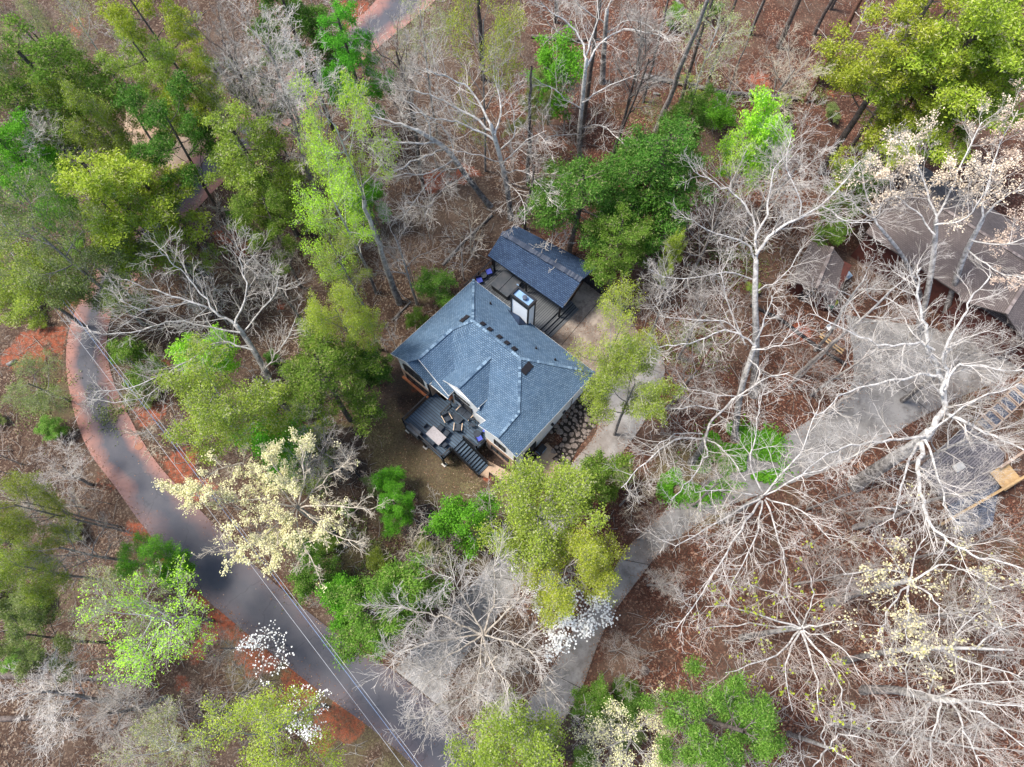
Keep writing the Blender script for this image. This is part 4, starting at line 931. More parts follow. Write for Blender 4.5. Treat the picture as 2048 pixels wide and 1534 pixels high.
log([(885, 530), (930, 480), (985, 430)], .14, 'thin pale fallen trunk leading up to the pavilion roof'); log([(785, 640), (822, 603)], .1, 'thin pale fallen pole left of the house roof')
log([(780, 560), (808, 595), (822, 603)], .06, 'thin fallen branch in the leaves uphill of the left eave'); log([(768, 752), (784, 732)], .08, 'pale weathered board on the mulch at the left corner of the house')
log([(1808, 258), (1850, 290)], .2, 'pale split log beyond the neighbouring brown roof')
log([(75, 420), (80, 430)], .1, 'pale cut stub in the green trees at left')
lt = MB()
for q in [(1290, 1341)]:
    c = atg(*q); lt.tube(c-[0, 0, .2], c+[0, 0, .12], .42, .36, 12); lt.tube(c+[0, 0, .12], c+[0, 0, .2], .3, .05, 8)
o = lt.build('tree_stump', 'bark_dark'); tag(o, 'dark rotting stump in the red leaves right of the shared driveway', 'stump')
dg_ = MB(); 
c = [atg(330, 0)]; 
mh = MB(); p = atg(278, 892, .06); mh.tube(p-[0, 0, .02], p+[0, 0, .012], .38, n=20); o = mh.build('manhole_cover', 'rust'); tag(o, 'rusty round cover set in the clay-stained edge of the road', 'cover')
# power lines
def wire(name, pts, label, m, r=.03):
    mb = MB(); n = 36; P = [at(*q) for q in pts]; prev = None
    p, q = P[0], P[-1]
    for i in range(n+1):
        t = i/n; c = p+(q-p)*t; c = c-[0, 0, 1.2*4*t*(1-t)*.5]
        if prev is not None: mb.tube(prev, c, r, r, 5)
        prev = c
    o = mb.build(name, m); tag(o, label, 'cable', 'overhead cables along the road')
wire('power_line', [(-60, 400, 8.6), (872, 1620, 8.6)], 'thin pale overhead cable, the one lying furthest from the house', 'wire_pale', .016)
wire('power_line', [(-30, 400, 8.8), (900, 1620, 8.8)], 'bluish overhead cable, middle of the three following the road', 'wire_blue', .022)
wire('power_line', [(-22, 400, 9.0), (908, 1620, 9.0)], 'overhead cable nearest the house of the three following the road', 'wire_pale', .016)

# ================================================================ neighbouring house, shed, play platform
def G(u, v, z): return at(u, v, z)
nz0 = ground_z(*at(1900, 450, 3)[:2])
nh = empty('neighbour_house', at(1900, 500, nz0), 0, 'large house with a brown-grey shingle roof seen through bare branches at the right edge', 'house')
def gable(par, ridge, eaveA, eaveB, m='shingle_brown', nm='roof'):
    r = W(); r.slab([eaveA[0], eaveA[1], ridge[1], ridge[0]], .14); r.slab([eaveB[1], eaveB[0], ridge[0], ridge[1]], .14); o = r.build(nm, m, par)
    c = MB(); caps(c, ridge[0]+[0, 0, .02], ridge[1]+[0, 0, .02], .3, .24, T=lambda *q: np.array(q)); c.build('ridge_cap', 'cap_brown', o); return o
E1, R1z = nz0+4.2, nz0+6.2
# main gable: ridge runs down-right
A0, A1 = G(1731, 465, E1), G(1925, 592, E1); Bk0 = G(1835, 325, E1); along = A1-A0; dep = Bk0-A0; dep -= along*0
R0_ = A0+dep*.5; R0_[2] = R1z; far = 1.9
gable(nh, [R0_, R0_+along*far], [A0, A0+along*far], [A0+dep, A0+dep+along*far])
# front wing towards the drive
W0 = G(1990, 470, E1+.15); adir = along/np.linalg.norm(along); ddir = dep/np.linalg.norm(dep)
wA = G(1918, 595, E1+.1); wr = [wA+adir*3.4-ddir*0.3, wA+adir*3.4+ddir*6]; 
for q in wr: q[2] = R1z-.1
wl0 = wA.copy(); gable(nh, wr, [wl0-ddir*.3, wl0+ddir*6], [wl0+adir*6.8-ddir*.3, wl0+adir*6.8+ddir*6])
wlb = W()
def wbox(mb, o, e1, e2, z0, z1):
    p = [o, o+e1, o+e1+e2, o+e2]; mb.hexa([np.array([q[0], q[1], z0]) for q in p]+[np.array([q[0], q[1], z1]) for q in p])
wbox(wlb, A0+adir*.4+ddir*.4, along*far-adir*.8, dep-ddir*.8, nz0-.5, E1); wbox(wlb, wl0+adir*.4+ddir*.1, adir*6, ddir*5, nz0-.5, E1-.02)
nw = wlb.build('wall', 'red_wall', nh)
def wdw(o, e, z0, z1, par, nm='window'):
    mb = MB(); n = np.cross(e, [0, 0, 1.]); n /= np.linalg.norm(n); wbox(mb, o, e, n*.05, z0, z1); mb.build(nm, 'glass_dark', par)
for t in (1.2, 3.6, 6.): wdw(A0+adir*t+ddir*.38, adir*1.1, nz0+1, nz0+2.3, nh)
mb = W(); p = G(1913, 484, E1+1.2); mb.hexa([p+adir*i*.45+ddir*j*.6+np.array([0, 0, k]) for k in (0, .15) for i, j in ((0, 0), (1, 0), (1, 1), (0, 1))]); mb.build('skylight', 'glass_dark', nh)
mb = MB(); p = G(1900, 590, nz0+.9); q = G(1925, 555, nz0+1.2); mb.bar(p, q, .5, .12); o = mb.build('kayak', 'tarp_blue'); tag(o, 'pale blue kayak-like hull lying by the neighbouring house wall', 'boat')
stp_ = empty('porch_stairs', G(2000, 650, nz0), 0, 'dark red wooden porch with steps below the neighbouring brown roof', 'stairs')
p0 = G(2035, 620, nz0+1.6); mb = W(); wbox(mb, p0-adir*.5-ddir*1.5, adir*4, ddir*2.5, nz0+1.45, nz0+1.6); mb.build('landing', 'red_paint', stp_)
for i in range(6): mb = W(); z = nz0+1.4-.22*i; wbox(mb, p0-adir*.5-ddir*(1.5+.3*(i+1)), adir*1.6, ddir*.28, z-.05, z); mb.build('step', 'red_paint', stp_)
r_ = W()
for s in (-.5, 1.15):
    o_ = p0+adir*s; r_.bar(np.array([*(o_-ddir*1.5)[:2], nz0+2.5]), np.array([*(o_-ddir*3.4)[:2], nz0+1.2]), .08); 
    for i in range(8): c = o_-ddir*(1.5+i*.27); r_.bar(np.array([*c[:2], nz0+1.3-.19*i]), np.array([*c[:2], nz0+2.5-.185*i]), .05, up=(1, 0, 0))
r_.build('railing', 'red_paint', stp_)
# brown shed
sh = empty('garden_shed', G(1640, 550, nz0), 0, 'small brown gabled shed with red walls left of the neighbouring house', 'shed')
se = nz0+2.5; sr = nz0+3.4
sA = [G(1578, 562, se), G(1622, 482, se)]; sR = [G(1632, 577, sr), G(1665, 494, sr)]
sB = [sR[0]*2-sA[0], sR[1]*2-sA[1]]
for q in sB: q[2] = se-.1
gable(sh, sR, sA, sB)
mb = W(); e1 = (sB[0]-sA[0]); e1[2] = 0; e2 = sA[1]-sA[0]; wbox(mb, sA[0]+e1*.07+e2*.1, e1*.86, e2*.84, nz0-.4, se-.02)
pA, pB, pR = sA[0]+e1*.07+e2*.1, sA[0]+e1*.93+e2*.1, sR[0]+e2*.1; mb.add([np.array([*pA[:2], se-.03]), np.array([*pB[:2], se-.03]), np.array([*pR[:2], sr-.15]), np.array([*(pA+e2*.02)[:2], se-.03]), np.array([*(pB+e2*.02)[:2], se-.03]), np.array([*(pR+e2*.02)[:2], sr-.15])], [(0, 1, 2), (5, 4, 3), (0, 3, 4, 1), (1, 4, 5, 2), (2, 5, 3, 0)])
sw_ = mb.build('wall', 'red_wall', sh)
mb = W(); wbox(mb, sA[0]+e1*.35+e2*.085, e1*.2, e2*.015, nz0, nz0+2.0); mb.build('door', 'wall_dark', sh)
# toy slide and bits
e = empty('toy_slide', atg(1660, 607), R_(40), 'green and yellow plastic toy slide beside the brown shed', 'toy')
boxes(e, 'base', 'plastic_green', [(-.4, .4, -.5, -.1, 0, .6), (-.4, -.3, -.1, .6, 0, .3), (.3, .4, -.1, .6, 0, .3)], .05)
mb = MB(); mb.hexa([(-.28, -.1, .5), (.28, -.1, .5), (.28, .8, .03), (-.28, .8, .03), (-.28, -.1, .6), (.28, -.1, .6), (.28, .8, .12), (-.28, .8, .12)]); mb.box(-.3, .3, -.5, -.1, .6, .66); mb.build('slide', 'plastic_yellow', e)
e = empty('plastic_chair', atg(1655, 659), .4, 'small white plastic chair on the leaves below the brown shed', 'chair')
boxes(e, 'seat', 'plastic_white', [(-.24, .24, -.24, .24, .38, .43)], .02); boxes(e, 'backrest', 'plastic_white', [(-.24, .24, .2, .25, .43, .85)], .02)
for x in (-.2, .2):
    for y in (-.2, .2): boxes(e, 'leg', 'plastic_white', [(x-.02, x+.02, y-.02, y+.02, 0, .38)], 0)
e = empty('storage_bin', atg(1690, 553), .5, 'small pale storage bin half hidden behind the shed', 'bin')
boxes(e, 'body', 'plastic_white', [(-.3, .3, -.4, .4, 0, .5)], .04); boxes(e, 'lid', 'tarp_blue', [(-.33, .33, -.43, .43, .5, .56)], .03)
for k, (p, q, lb) in enumerate([((1641, 667), (1687, 702), 'long yellow timber board on posts, the uphill one of a pair by the driveway'), ((1639, 672), (1684, 707), 'long yellow timber board on posts, the downhill one of a pair by the driveway')]):
    mb = MB(); mb.bar(atg(*p, .5), atg(*q, .5), .12, .08); 
    for t in (.05, .95): c = lerp(atg(*p), atg(*q), t); mb.bar(c-[0, 0, .1], c+[0, 0, .47], .07, up=(1, 0, 0))
    o = mb.build('timber_rail', 'lumber_yellow'); tag(o, lb, 'board')
# play platform with weathered boards, timber beams and plywood
pp = empty('timber_platform', atg(1900, 930), 0, 'unfinished raised timber platform with weathered grey boards and yellow beams at the lower right edge', 'platform')
pz0 = ground_z(*at(1900, 950, 2)[:2]); D = 1.0+pz0
d = W(); q = [G(1838, 935, D), G(1935, 850, D), G(2010, 905, D), G(2000, 965, D), G(1895, 1010, D)]; d.slab(q, .1); d.build('floor', 'deck_boards_weathered', pp)
d = W(); d.slab([G(1895, 1010, D-.12), G(2000, 965, D-.12), G(1985, 1050, D-.3), G(1930, 1075, D-.3)], .1); d.build('lower_floor', 'gravel_blue', pp)
mb = W(); mb.bar(G(1880, 1050, D+.6), G(2075, 938, D+.6), .2, .16); mb.build('beam', 'lumber_yellow', pp)
mb = W(); mb.bar(G(1880, 1050, D+.6), G(1893, 1012, D+.6), .12, .14); mb.build('rim_board', 'lumber_pale', pp)
mb = W(); mb.bar(G(2000, 935, D+1.0), G(2060, 895, D+1.0), .2, .14); mb.build('rim_board', 'lumber_pale', pp)
mb = W(); q = [G(1980, 945, D+.3), G(2015, 925, D+.3), G(2045, 960, D+.3), G(2010, 982, D+.3)]; mb.slab(q, .04); mb.build('plywood', 'lumber_yellow', pp)
for u, v in [(1845, 935), (1935, 855), (2005, 905), (1885, 1045), (2040, 958), (1965, 1000)]: mb = W(); c = G(u, v, D); mb.bar((c[0], c[1], pz0-.3), (c[0], c[1], D-.13), .14, up=(1, 0, 0)); mb.build('post', 'timber_brown', pp)
e = empty('foam_box', G(1915, 935, D), .5, 'white foam-like cushion box sitting on the weathered platform boards', 'box'); boxes(e, 'body', 'plastic_white', [(-.42, .42, -.32, .32, 0, .35)], .08); boxes(e, 'lid', 'stone_cap', [(-.4, .4, -.3, .3, .352, .42)], .06)
mb = MB(); 
stt = empty('timber_steps', atg(1990, 800), 0, 'landscape steps of pale timber frames filled with blue-grey gravel beside the shared driveway', 'steps')
s0, s1 = atg(1948, 845), atg(2062, 738); sd = s1-s0; sd[2] = 0; Ls = np.linalg.norm(sd); sd /= Ls; sn = np.array([sd[1], -sd[0], 0]); ns = 8
for i in range(ns):
    c = s0+sd*Ls*i/ns; c[2] = ground_z(c[0], c[1])+.12+.06*i
    fr = W(); wdd, ll = 1.5, Ls/ns-.06
    wbox(fr, c, sd*ll, sn*.12, c[2]-.3, c[2]+.1); wbox(fr, c+sn*(wdd-.12), sd*ll, sn*.12, c[2]-.3, c[2]+.1); wbox(fr, c+sn*.12, sd*.12, sn*(wdd-.24), c[2]-.3, c[2]+.1); wbox(fr, c+sn*.12+sd*(ll-.12), sd*.12, sn*(wdd-.24), c[2]-.3, c[2]+.1)
    f_ = fr.build('timber_frame', 'lumber_pale', stt); gv = MB(); wbox(gv, c+sn*.125+sd*.125, sd*(ll-.25), sn*(wdd-.25), c[2]-.25, c[2]+.05); gv.build('gravel_fill', 'gravel_blue', f_)

# ================================================================ trees
hero(201, 'giant white-barked bare tree with a massive trunk, forking over the shared driveway at right',
     [(1712, 968), (1775, 925, 4.5), (1830, 890, 8), (1860, 862, 10)],
     [([(1860, 862), (1888, 815), (1885, 760), (1862, 710), (1850, 650), (1832, 590), (1840, 540)], 10, 18, .26),
      ([(1886, 790), (1893, 740), (1885, 710), (1915, 650), (1950, 590), (1985, 540)], 12.5, 18, .15),
      ([(1888, 825), (1930, 845), (1985, 870), (2060, 905)], 11, 15, .16), ([(1845, 880), (1838, 940), (1845, 1000), (1862, 1050), (1910, 1090), (1960, 1115), (2050, 1140)], 9.5, 15, .19),
      ([(1838, 885), (1812, 935), (1800, 990), (1788, 1040)], 9.5, 14, .11), ([(1850, 872), (1780, 882), (1700, 893), (1650, 912), (1595, 960)], 10, 13.5, .11),
      ([(1878, 755), (1845, 748), (1770, 762), (1700, 782), (1635, 832)], 14, 14.5, .12), ([(1868, 700), (1838, 686), (1770, 690), (1700, 665), (1620, 625)], 15, 17, .11),
      ([(1890, 780), (1905, 740), (1940, 728), (1990, 735), (2060, 745)], 14, 17, .1), ([(1850, 880), (1880, 960), (1890, 1010), (1920, 1050)], 10, 14, .1), ([(1862, 862), (1950, 800), (2040, 770)], 11, 15, .08)], .62)
hero(202, 'wide bare white-limbed tree arching between the deep green trees and the brown shed',
     [(1508, 790), (1512, 690, 5), (1510, 600, 9), (1512, 520, 11.5)],
     [([(1512, 530), (1490, 485), (1430, 468), (1375, 435)], 11, 15.5, .14), ([(1512, 520), (1508, 450), (1480, 400), (1430, 365), (1385, 345)], 11.5, 16.5, .15), ([(1512, 510), (1545, 465), (1610, 430), (1660, 395), (1720, 325)], 12, 17, .18),
      ([(1510, 480), (1535, 410), (1550, 340), (1590, 290)], 12.5, 17, .13), ([(1600, 432), (1600, 395), (1575, 340), (1580, 270)], 14, 17.5, .09), ([(1640, 410), (1690, 440), (1745, 450)], 14.5, 16, .07), ([(1510, 560), (1450, 545), (1370, 560), (1300, 540)], 10, 14, .09), ([(1512, 580), (1560, 560), (1600, 500)], 9.5, 14, .08)], .34, kids=1.2)
hero(203, 'bare white-limbed tree in front of the left corner of the brown neighbouring roof',
     [(1850, 600), (1810, 520, 6), (1760, 455, 10.5)],
     [([(1760, 455), (1725, 420), (1690, 395), (1665, 370)], 10.5, 14.5, .12), ([(1755, 450), (1738, 400), (1725, 350), (1715, 320)], 11, 15, .1), ([(1745, 440), (1700, 440), (1650, 445)], 11, 13.5, .08), ([(1750, 445), (1765, 400), (1760, 350)], 11, 14, .07)], .22)
hero(204, 'large bare tree covered in beige spring buds over the brown roof near the right edge',
     [(1830, 680), (1852, 600, 4), (1868, 500, 9), (1872, 440, 12)],
     [([(1872, 445), (1855, 380), (1820, 310), (1790, 260)], 12, 17, .14), ([(1872, 440), (1900, 380), (1930, 310), (1965, 240)], 12, 18, .14), ([(1870, 470), (1830, 420), (1790, 390), (1770, 340)], 11, 15, .1), ([(1870, 450), (1920, 440), (1960, 400), (1990, 330)], 12, 17, .1)], .3, kids=1.35, buds='bud_beige', nbud=5000, bsize=.06)
hero(205, 'second beige-budded bare tree, leaning out past the right edge of the picture',
     [(1890, 640), (1925, 520, 7), (1965, 440, 11)],
     [([(1965, 440), (2000, 400), (2060, 370)], 11, 15, .14), ([(1960, 445), (1975, 370), (2000, 290), (2035, 220)], 11, 17, .13), ([(1940, 480), (2000, 490), (2060, 470)], 10, 14, .1), ([(1935, 500), (1990, 540), (2050, 560)], 9, 13, .09)], .3, buds='bud_beige', nbud=4500, bsize=.06)
hero(206, 'broad bare white tree leaning over the left road bend with long fingered branches',
     [(589, 839), (560, 800, 2.5), (527, 735, 6), (493, 678, 8.5), (470, 648, 10)],
     [([(470, 648), (428, 622), (377, 602), (310, 580), (250, 558)], 10, 15, .16), ([(430, 624), (390, 570), (350, 530), (318, 500)], 11.5, 16, .1), ([(480, 665), (420, 655), (350, 640), (280, 660), (200, 668), (170, 650)], 9.5, 14, .11), ([(470, 650), (492, 580), (480, 520), (500, 490)], 10, 15, .12),
      ([(505, 700), (440, 685), (380, 720), (280, 770), (190, 785)], 8.5, 12.5, .12), ([(500, 690), (440, 700), (350, 745), (280, 800), (180, 800)], 8, 11, .08), ([(485, 665), (540, 600), (560, 550)], 9, 14, .1), ([(377, 602), (340, 610), (280, 620), (240, 600)], 12, 15, .07), ([(530, 740), (560, 700), (590, 640)], 6.5, 12, .08)], .34, kids=1.15)
hero(207, 'cream-budded tree with pale radiating limbs overhanging the road below the house lawn',
     [(668, 1065), (630, 1040, 4), (592, 1012, 8)],
     [([(592, 1012), (520, 1000), (440, 1000), (360, 985)], 8, 12, .13), ([(592, 1012), (530, 950), (460, 930), (380, 990)], 8, 13, .11), ([(595, 1008), (560, 950), (530, 900)], 8.5, 13, .1), ([(598, 1008), (610, 950), (600, 890)], 8.5, 13, .1),
      ([(600, 1010), (660, 950), (700, 920)], 8, 12, .1), ([(602, 1015), (680, 1010), (745, 1020)], 8, 12, .1), ([(600, 1018), (650, 1060), (720, 1090)], 8, 11, .09), ([(595, 1020), (600, 1080), (640, 1140)], 8, 11, .09), ([(588, 1020), (540, 1060), (470, 1105), (440, 1080)], 8, 12, .1), ([(590, 1018), (560, 1070), (540, 1130)], 8, 11, .08)],
     .3, 'bark_tan', 'twig_tan', buds='bud_cream', nbud=15000, name='budding_tree', kids=1.55, sl=.72, bsize=.055, side=(-.95, .3))
hero(208, 'dense bare pale tree spreading across the near driveway, the larger of two beside the road',
     [(975, 1274), (970, 1272, 5), (966, 1268, 9)],
     [([(966, 1268), (900, 1240), (840, 1225), (800, 1210)], 9, 12, .12), ([(966, 1268), (930, 1200), (900, 1150)], 9, 13, .11), ([(968, 1266), (990, 1190), (985, 1130)], 9, 13, .11), ([(970, 1268), (1030, 1210), (1055, 1180)], 9, 13, .11),
      ([(970, 1270), (1040, 1290), (1070, 1310)], 9, 12, .09), ([(966, 1272), (990, 1340), (1020, 1370)], 9, 12, .1), ([(966, 1272), (960, 1330), (945, 1390)], 9, 12, .1), ([(964, 1270), (900, 1310), (850, 1350)], 9, 12, .1), ([(964, 1268), (890, 1280), (810, 1300), (780, 1320)], 9, 12, .1)],
     .28, 'bark_tan', 'twig_white', kids=1.75)
hero(209, 'bare pale tree at the driveway mouth with branches over the asphalt, the lower of two',
     [(960, 1390), (958, 1392, 4), (955, 1395, 8)],
     [([(955, 1395), (900, 1400), (850, 1430), (850, 1460)], 8, 11, .1), ([(955, 1393), (910, 1360), (860, 1350)], 8, 11, .09), ([(957, 1392), (970, 1340), (1000, 1310)], 8, 11, .09), ([(960, 1395), (1000, 1430), (1005, 1470)], 8, 11, .09), ([(955, 1398), (940, 1450), (890, 1480)], 8, 11, .09), ([(956, 1398), (965, 1450), (960, 1490)], 8, 10, .08)], .2, 'bark_tan', 'twig_white', kids=1.6)
hero(210, 'slender bare pale tree reaching onto the shared driveway between the two drives',
     [(1055, 1345), (1052, 1338, 3), (1048, 1335, 6)],
     [([(1048, 1335), (1060, 1290), (1068, 1265)], 6, 9, .07), ([(1050, 1338), (1085, 1360), (1095, 1410)], 6, 9, .07), ([(1048, 1340), (1040, 1390), (1020, 1410)], 6, 9, .07), ([(1048, 1338), (1010, 1350)], 6, 8, .05)], .14, 'bark_tan', 'twig_white')
hero(211, 'bare white-barked tree with a thick grey trunk above the bright green ground cover',
     [(1383, 925), (1400, 900, 4), (1409, 878, 7)],
     [([(1409, 878), (1350, 880), (1290, 925), (1245, 975)], 7, 11, .12), ([(1409, 878), (1412, 910), (1380, 960), (1340, 1000)], 7, 11, .11), ([(1411, 875), (1425, 840), (1480, 790), (1530, 760), (1580, 745)], 7, 12, .14), ([(1425, 840), (1440, 820), (1380, 815), (1320, 820), (1285, 828)], 8, 11, .09), ([(1415, 880), (1450, 900), (1490, 960)], 7, 10, .09), ([(1405, 868), (1350, 870), (1300, 900)], 7, 10, .08)], .3)
hero(212, 'tall leaning bare white tree whose long limbs arch left toward the yellow-green trees',
     [(1470, 880), (1480, 790, 5), (1500, 720, 8.5), (1510, 690, 10)],
     [([(1510, 690), (1480, 670), (1440, 662), (1380, 685), (1320, 692), (1300, 700)], 10, 14, .12), ([(1480, 670), (1450, 640), (1380, 640), (1320, 632)], 11, 14, .08), ([(1510, 690), (1530, 640), (1545, 590)], 10, 15, .11), ([(1500, 720), (1520, 750), (1490, 790), (1440, 790), (1365, 775)], 9, 11, .07), ([(1505, 700), (1560, 690), (1600, 650)], 10, 14, .08), ([(1490, 690), (1455, 610), (1440, 540)], 9, 14, .09)], .3)
hero(213, 'bare white tree at the edge of the shared driveway, limbs fanning over the red leaves',
     [(1440, 1042), (1490, 1012, 5), (1525, 992, 8)],
     [([(1525, 992), (1570, 940), (1610, 890), (1640, 800)], 8, 12, .1), ([(1520, 998), (1440, 1040), (1350, 1095)], 8, 11, .11), ([(1522, 1002), (1480, 1060), (1420, 1160), (1350, 1260)], 8, 12, .12), ([(1525, 1002), (1510, 1080), (1460, 1170)], 8, 11, .1), ([(1530, 1000), (1560, 1080), (1572, 1150)], 8, 11, .1), ([(1532, 996), (1600, 1020), (1660, 1080)], 8, 11, .09),
      ([(1530, 990), (1640, 940), (1750, 890)], 8, 12, .09), ([(1515, 990), (1440, 980), (1390, 985)], 8, 10, .08), ([(1525, 985), (1500, 920), (1515, 860), (1520, 790)], 8, 12, .09)], .26)
hero(214, 'wide bare pink-grey tree with sparse yellowish buds in the red leaf litter',
     [(1482, 1276), (1540, 1264, 5), (1600, 1256, 9)],
     [([(1600, 1256), (1500, 1225), (1410, 1210)], 9, 12, .1), ([(1600, 1258), (1500, 1250), (1400, 1255)], 9, 11, .08), ([(1598, 1262), (1550, 1310), (1450, 1345)], 9, 12, .1), ([(1600, 1264), (1570, 1330), (1585, 1420)], 9, 12, .1), ([(1602, 1262), (1630, 1340), (1640, 1440)], 9, 12, .12), ([(1604, 1262), (1660, 1330), (1690, 1420)], 9, 12, .12), ([(1606, 1256), (1660, 1245), (1690, 1240)], 9, 11, .1), ([(1604, 1254), (1625, 1200), (1620, 1150)], 9, 12, .08), ([(1600, 1250), (1560, 1190), (1500, 1170)], 9, 12, .08), ([(1606, 1260), (1680, 1290), (1720, 1350)], 9, 12, .08)],
     .24, 'bark_white', 'twig_pink', buds='leaf_yellow', nbud=420)
hero(215, 'bare tree dotted with small cream blossoms in the lower right woods',
     [(1655, 1205), (1740, 1180, 5), (1820, 1160, 9)],
     [([(1820, 1160), (1790, 1140), (1690, 1150)], 9, 11, .08), ([(1820, 1160), (1830, 1110), (1850, 1070)], 9, 12, .09), ([(1822, 1162), (1880, 1130), (1930, 1140), (2000, 1180)], 9, 13, .11), ([(1820, 1165), (1780, 1210), (1760, 1270)], 9, 12, .1), ([(1820, 1165), (1815, 1230), (1812, 1290)], 9, 12, .1), ([(1824, 1165), (1870, 1200), (1880, 1250)], 9, 12, .1), ([(1815, 1160), (1770, 1100), (1740, 1070)], 9, 12, .08)],
     .3, buds='bud_cream', nbud=1500, bsize=.07, name='blossoming_tree')
hero(216, 'long bare trunk leaning to the right edge across the leaves below the blossoming tree',
     [(1690, 1322), (1780, 1302, 6), (1900, 1296, 11), (2020, 1300, 15)],
     [([(1780, 1302), (1800, 1260), (1850, 1230)], 6, 10, .07), ([(1830, 1300), (1810, 1350), (1830, 1390)], 8, 11, .08), ([(1880, 1298), (1960, 1330), (2040, 1350)], 10, 15, .12), ([(1900, 1296), (1940, 1240), (2000, 1200)], 11, 15, .09), ([(1950, 1298), (2000, 1260), (2060, 1250)], 13, 17, .08)], .26, tend=.2)
hero(217, 'large pale bare tree with a leaning trunk fanning into the lower right corner',
     [(1725, 1380), (1790, 1380, 4), (1860, 1395, 8), (1910, 1402, 10)],
     [([(1860, 1392), (1868, 1340), (1850, 1300)], 8, 12, .09), ([(1865, 1398), (1820, 1440), (1740, 1440)], 8, 11, .08), ([(1880, 1400), (1870, 1460), (1850, 1540)], 9, 12, .11), ([(1900, 1402), (1930, 1460), (1960, 1540)], 10, 13, .12), ([(1910, 1402), (1980, 1440), (2060, 1500)], 10, 14, .13), ([(1912, 1400), (1980, 1405), (2070, 1420)], 10, 15, .12), ([(1870, 1395), (1940, 1370), (2060, 1360)], 9, 14, .1), ([(1862, 1400), (1840, 1450), (1800, 1500)], 8, 12, .08)], .36, kids=1.2)
hero(218, 'bare tree leaning right beside the bright green pine at the bottom edge',
     [(1578, 1468), (1620, 1482, 5), (1655, 1495, 8)],
     [([(1655, 1495), (1680, 1470), (1740, 1480)], 8, 11, .08), ([(1655, 1497), (1630, 1530), (1600, 1550)], 8, 11, .08), ([(1657, 1497), (1700, 1520), (1730, 1550)], 8, 11, .09), ([(1650, 1490), (1645, 1460), (1670, 1440)], 8, 10, .07)], .2)
hero(219, 'tall bare tree sprawling left above the pavilion, the nearest to its roof',
     [(981, 411), (935, 355, 4), (892, 298, 8.5), (834, 260, 12)],
     [([(834, 260), (790, 245), (748, 233), (730, 215)], 12, 15, .16), ([(892, 298), (850, 310), (790, 340), (760, 330)], 8, 12, .13), ([(870, 285), (820, 285), (760, 280), (735, 300)], 10, 14, .12), ([(905, 320), (860, 345), (800, 350), (750, 360)], 7, 11, .11), ([(920, 335), (880, 345), (830, 400), (800, 440)], 6, 10, .09), ([(860, 275), (850, 230), (800, 190)], 11, 15, .1), ([(905, 315), (900, 270), (860, 240)], 8, 13, .07), ([(930, 350), (880, 385), (850, 430)], 5.5, 9, .07)], .3, kids=1.15)
hero(220, 'tall bare white tree rising behind the pavilion, second trunk from the pavilion roof',
     [(1022, 438), (1015, 380, 4), (1003, 325, 8), (982, 250, 13)],
     [([(982, 250), (940, 181), (885, 150), (850, 140)], 13, 18, .14), ([(985, 262), (920, 220), (860, 190), (810, 180)], 12, 16, .15), ([(988, 280), (930, 250), (870, 235), (815, 225)], 11, 15, .13), ([(990, 270), (1000, 210), (985, 140), (980, 100)], 12, 17, .12), ([(1005, 330), (1040, 290), (1090, 260)], 8, 13, .09), ([(1008, 340), (1060, 350), (1100, 400)], 7, 10, .08), ([(1005, 325), (960, 310), (900, 300)], 8, 11, .07), ([(1010, 360), (1045, 400), (1050, 450)], 6, 9, .07), ([(1000, 300), (1030, 260), (1020, 200)], 9, 14, .1)], .3, kids=1.15)
hero(221, 'tall bare tree with horizontal crooked limbs behind the dense green trees',
     [(1163, 330), (1158, 280, 4), (1165, 200, 9), (1173, 120, 14)],
     [([(1165, 205), (1220, 170), (1280, 150)], 9, 13, .1), ([(1163, 220), (1120, 190), (1075, 160)], 8, 12, .09), ([(1170, 140), (1200, 90), (1250, 60), (1320, 70), (1340, 85)], 13, 17, .13), ([(1173, 120), (1150, 60), (1110, 30), (1080, 0)], 14, 18, .12), ([(1172, 110), (1190, 50), (1200, -20)], 14, 18, .12), ([(1160, 260), (1200, 250), (1250, 290)], 5, 9, .08), ([(1160, 270), (1110, 270), (1080, 290)], 5, 9, .08)], .28, kids=1.1)
hero(222, 'pair-forked bare tree at the top edge with swooping pale limbs',
     [(1205, 165), (1208, 100, 4), (1214, 20, 9)],
     [([(1212, 50), (1160, 10), (1130, -20)], 7, 12, .12), ([(1210, 70), (1260, 40), (1310, 60), (1335, 80)], 6, 11, .1), ([(1210, 80), (1170, 90), (1110, 60), (1090, 30)], 5.5, 10, .1), ([(1214, 20), (1240, -40)], 9, 12, .1)], .34)

Y = tree
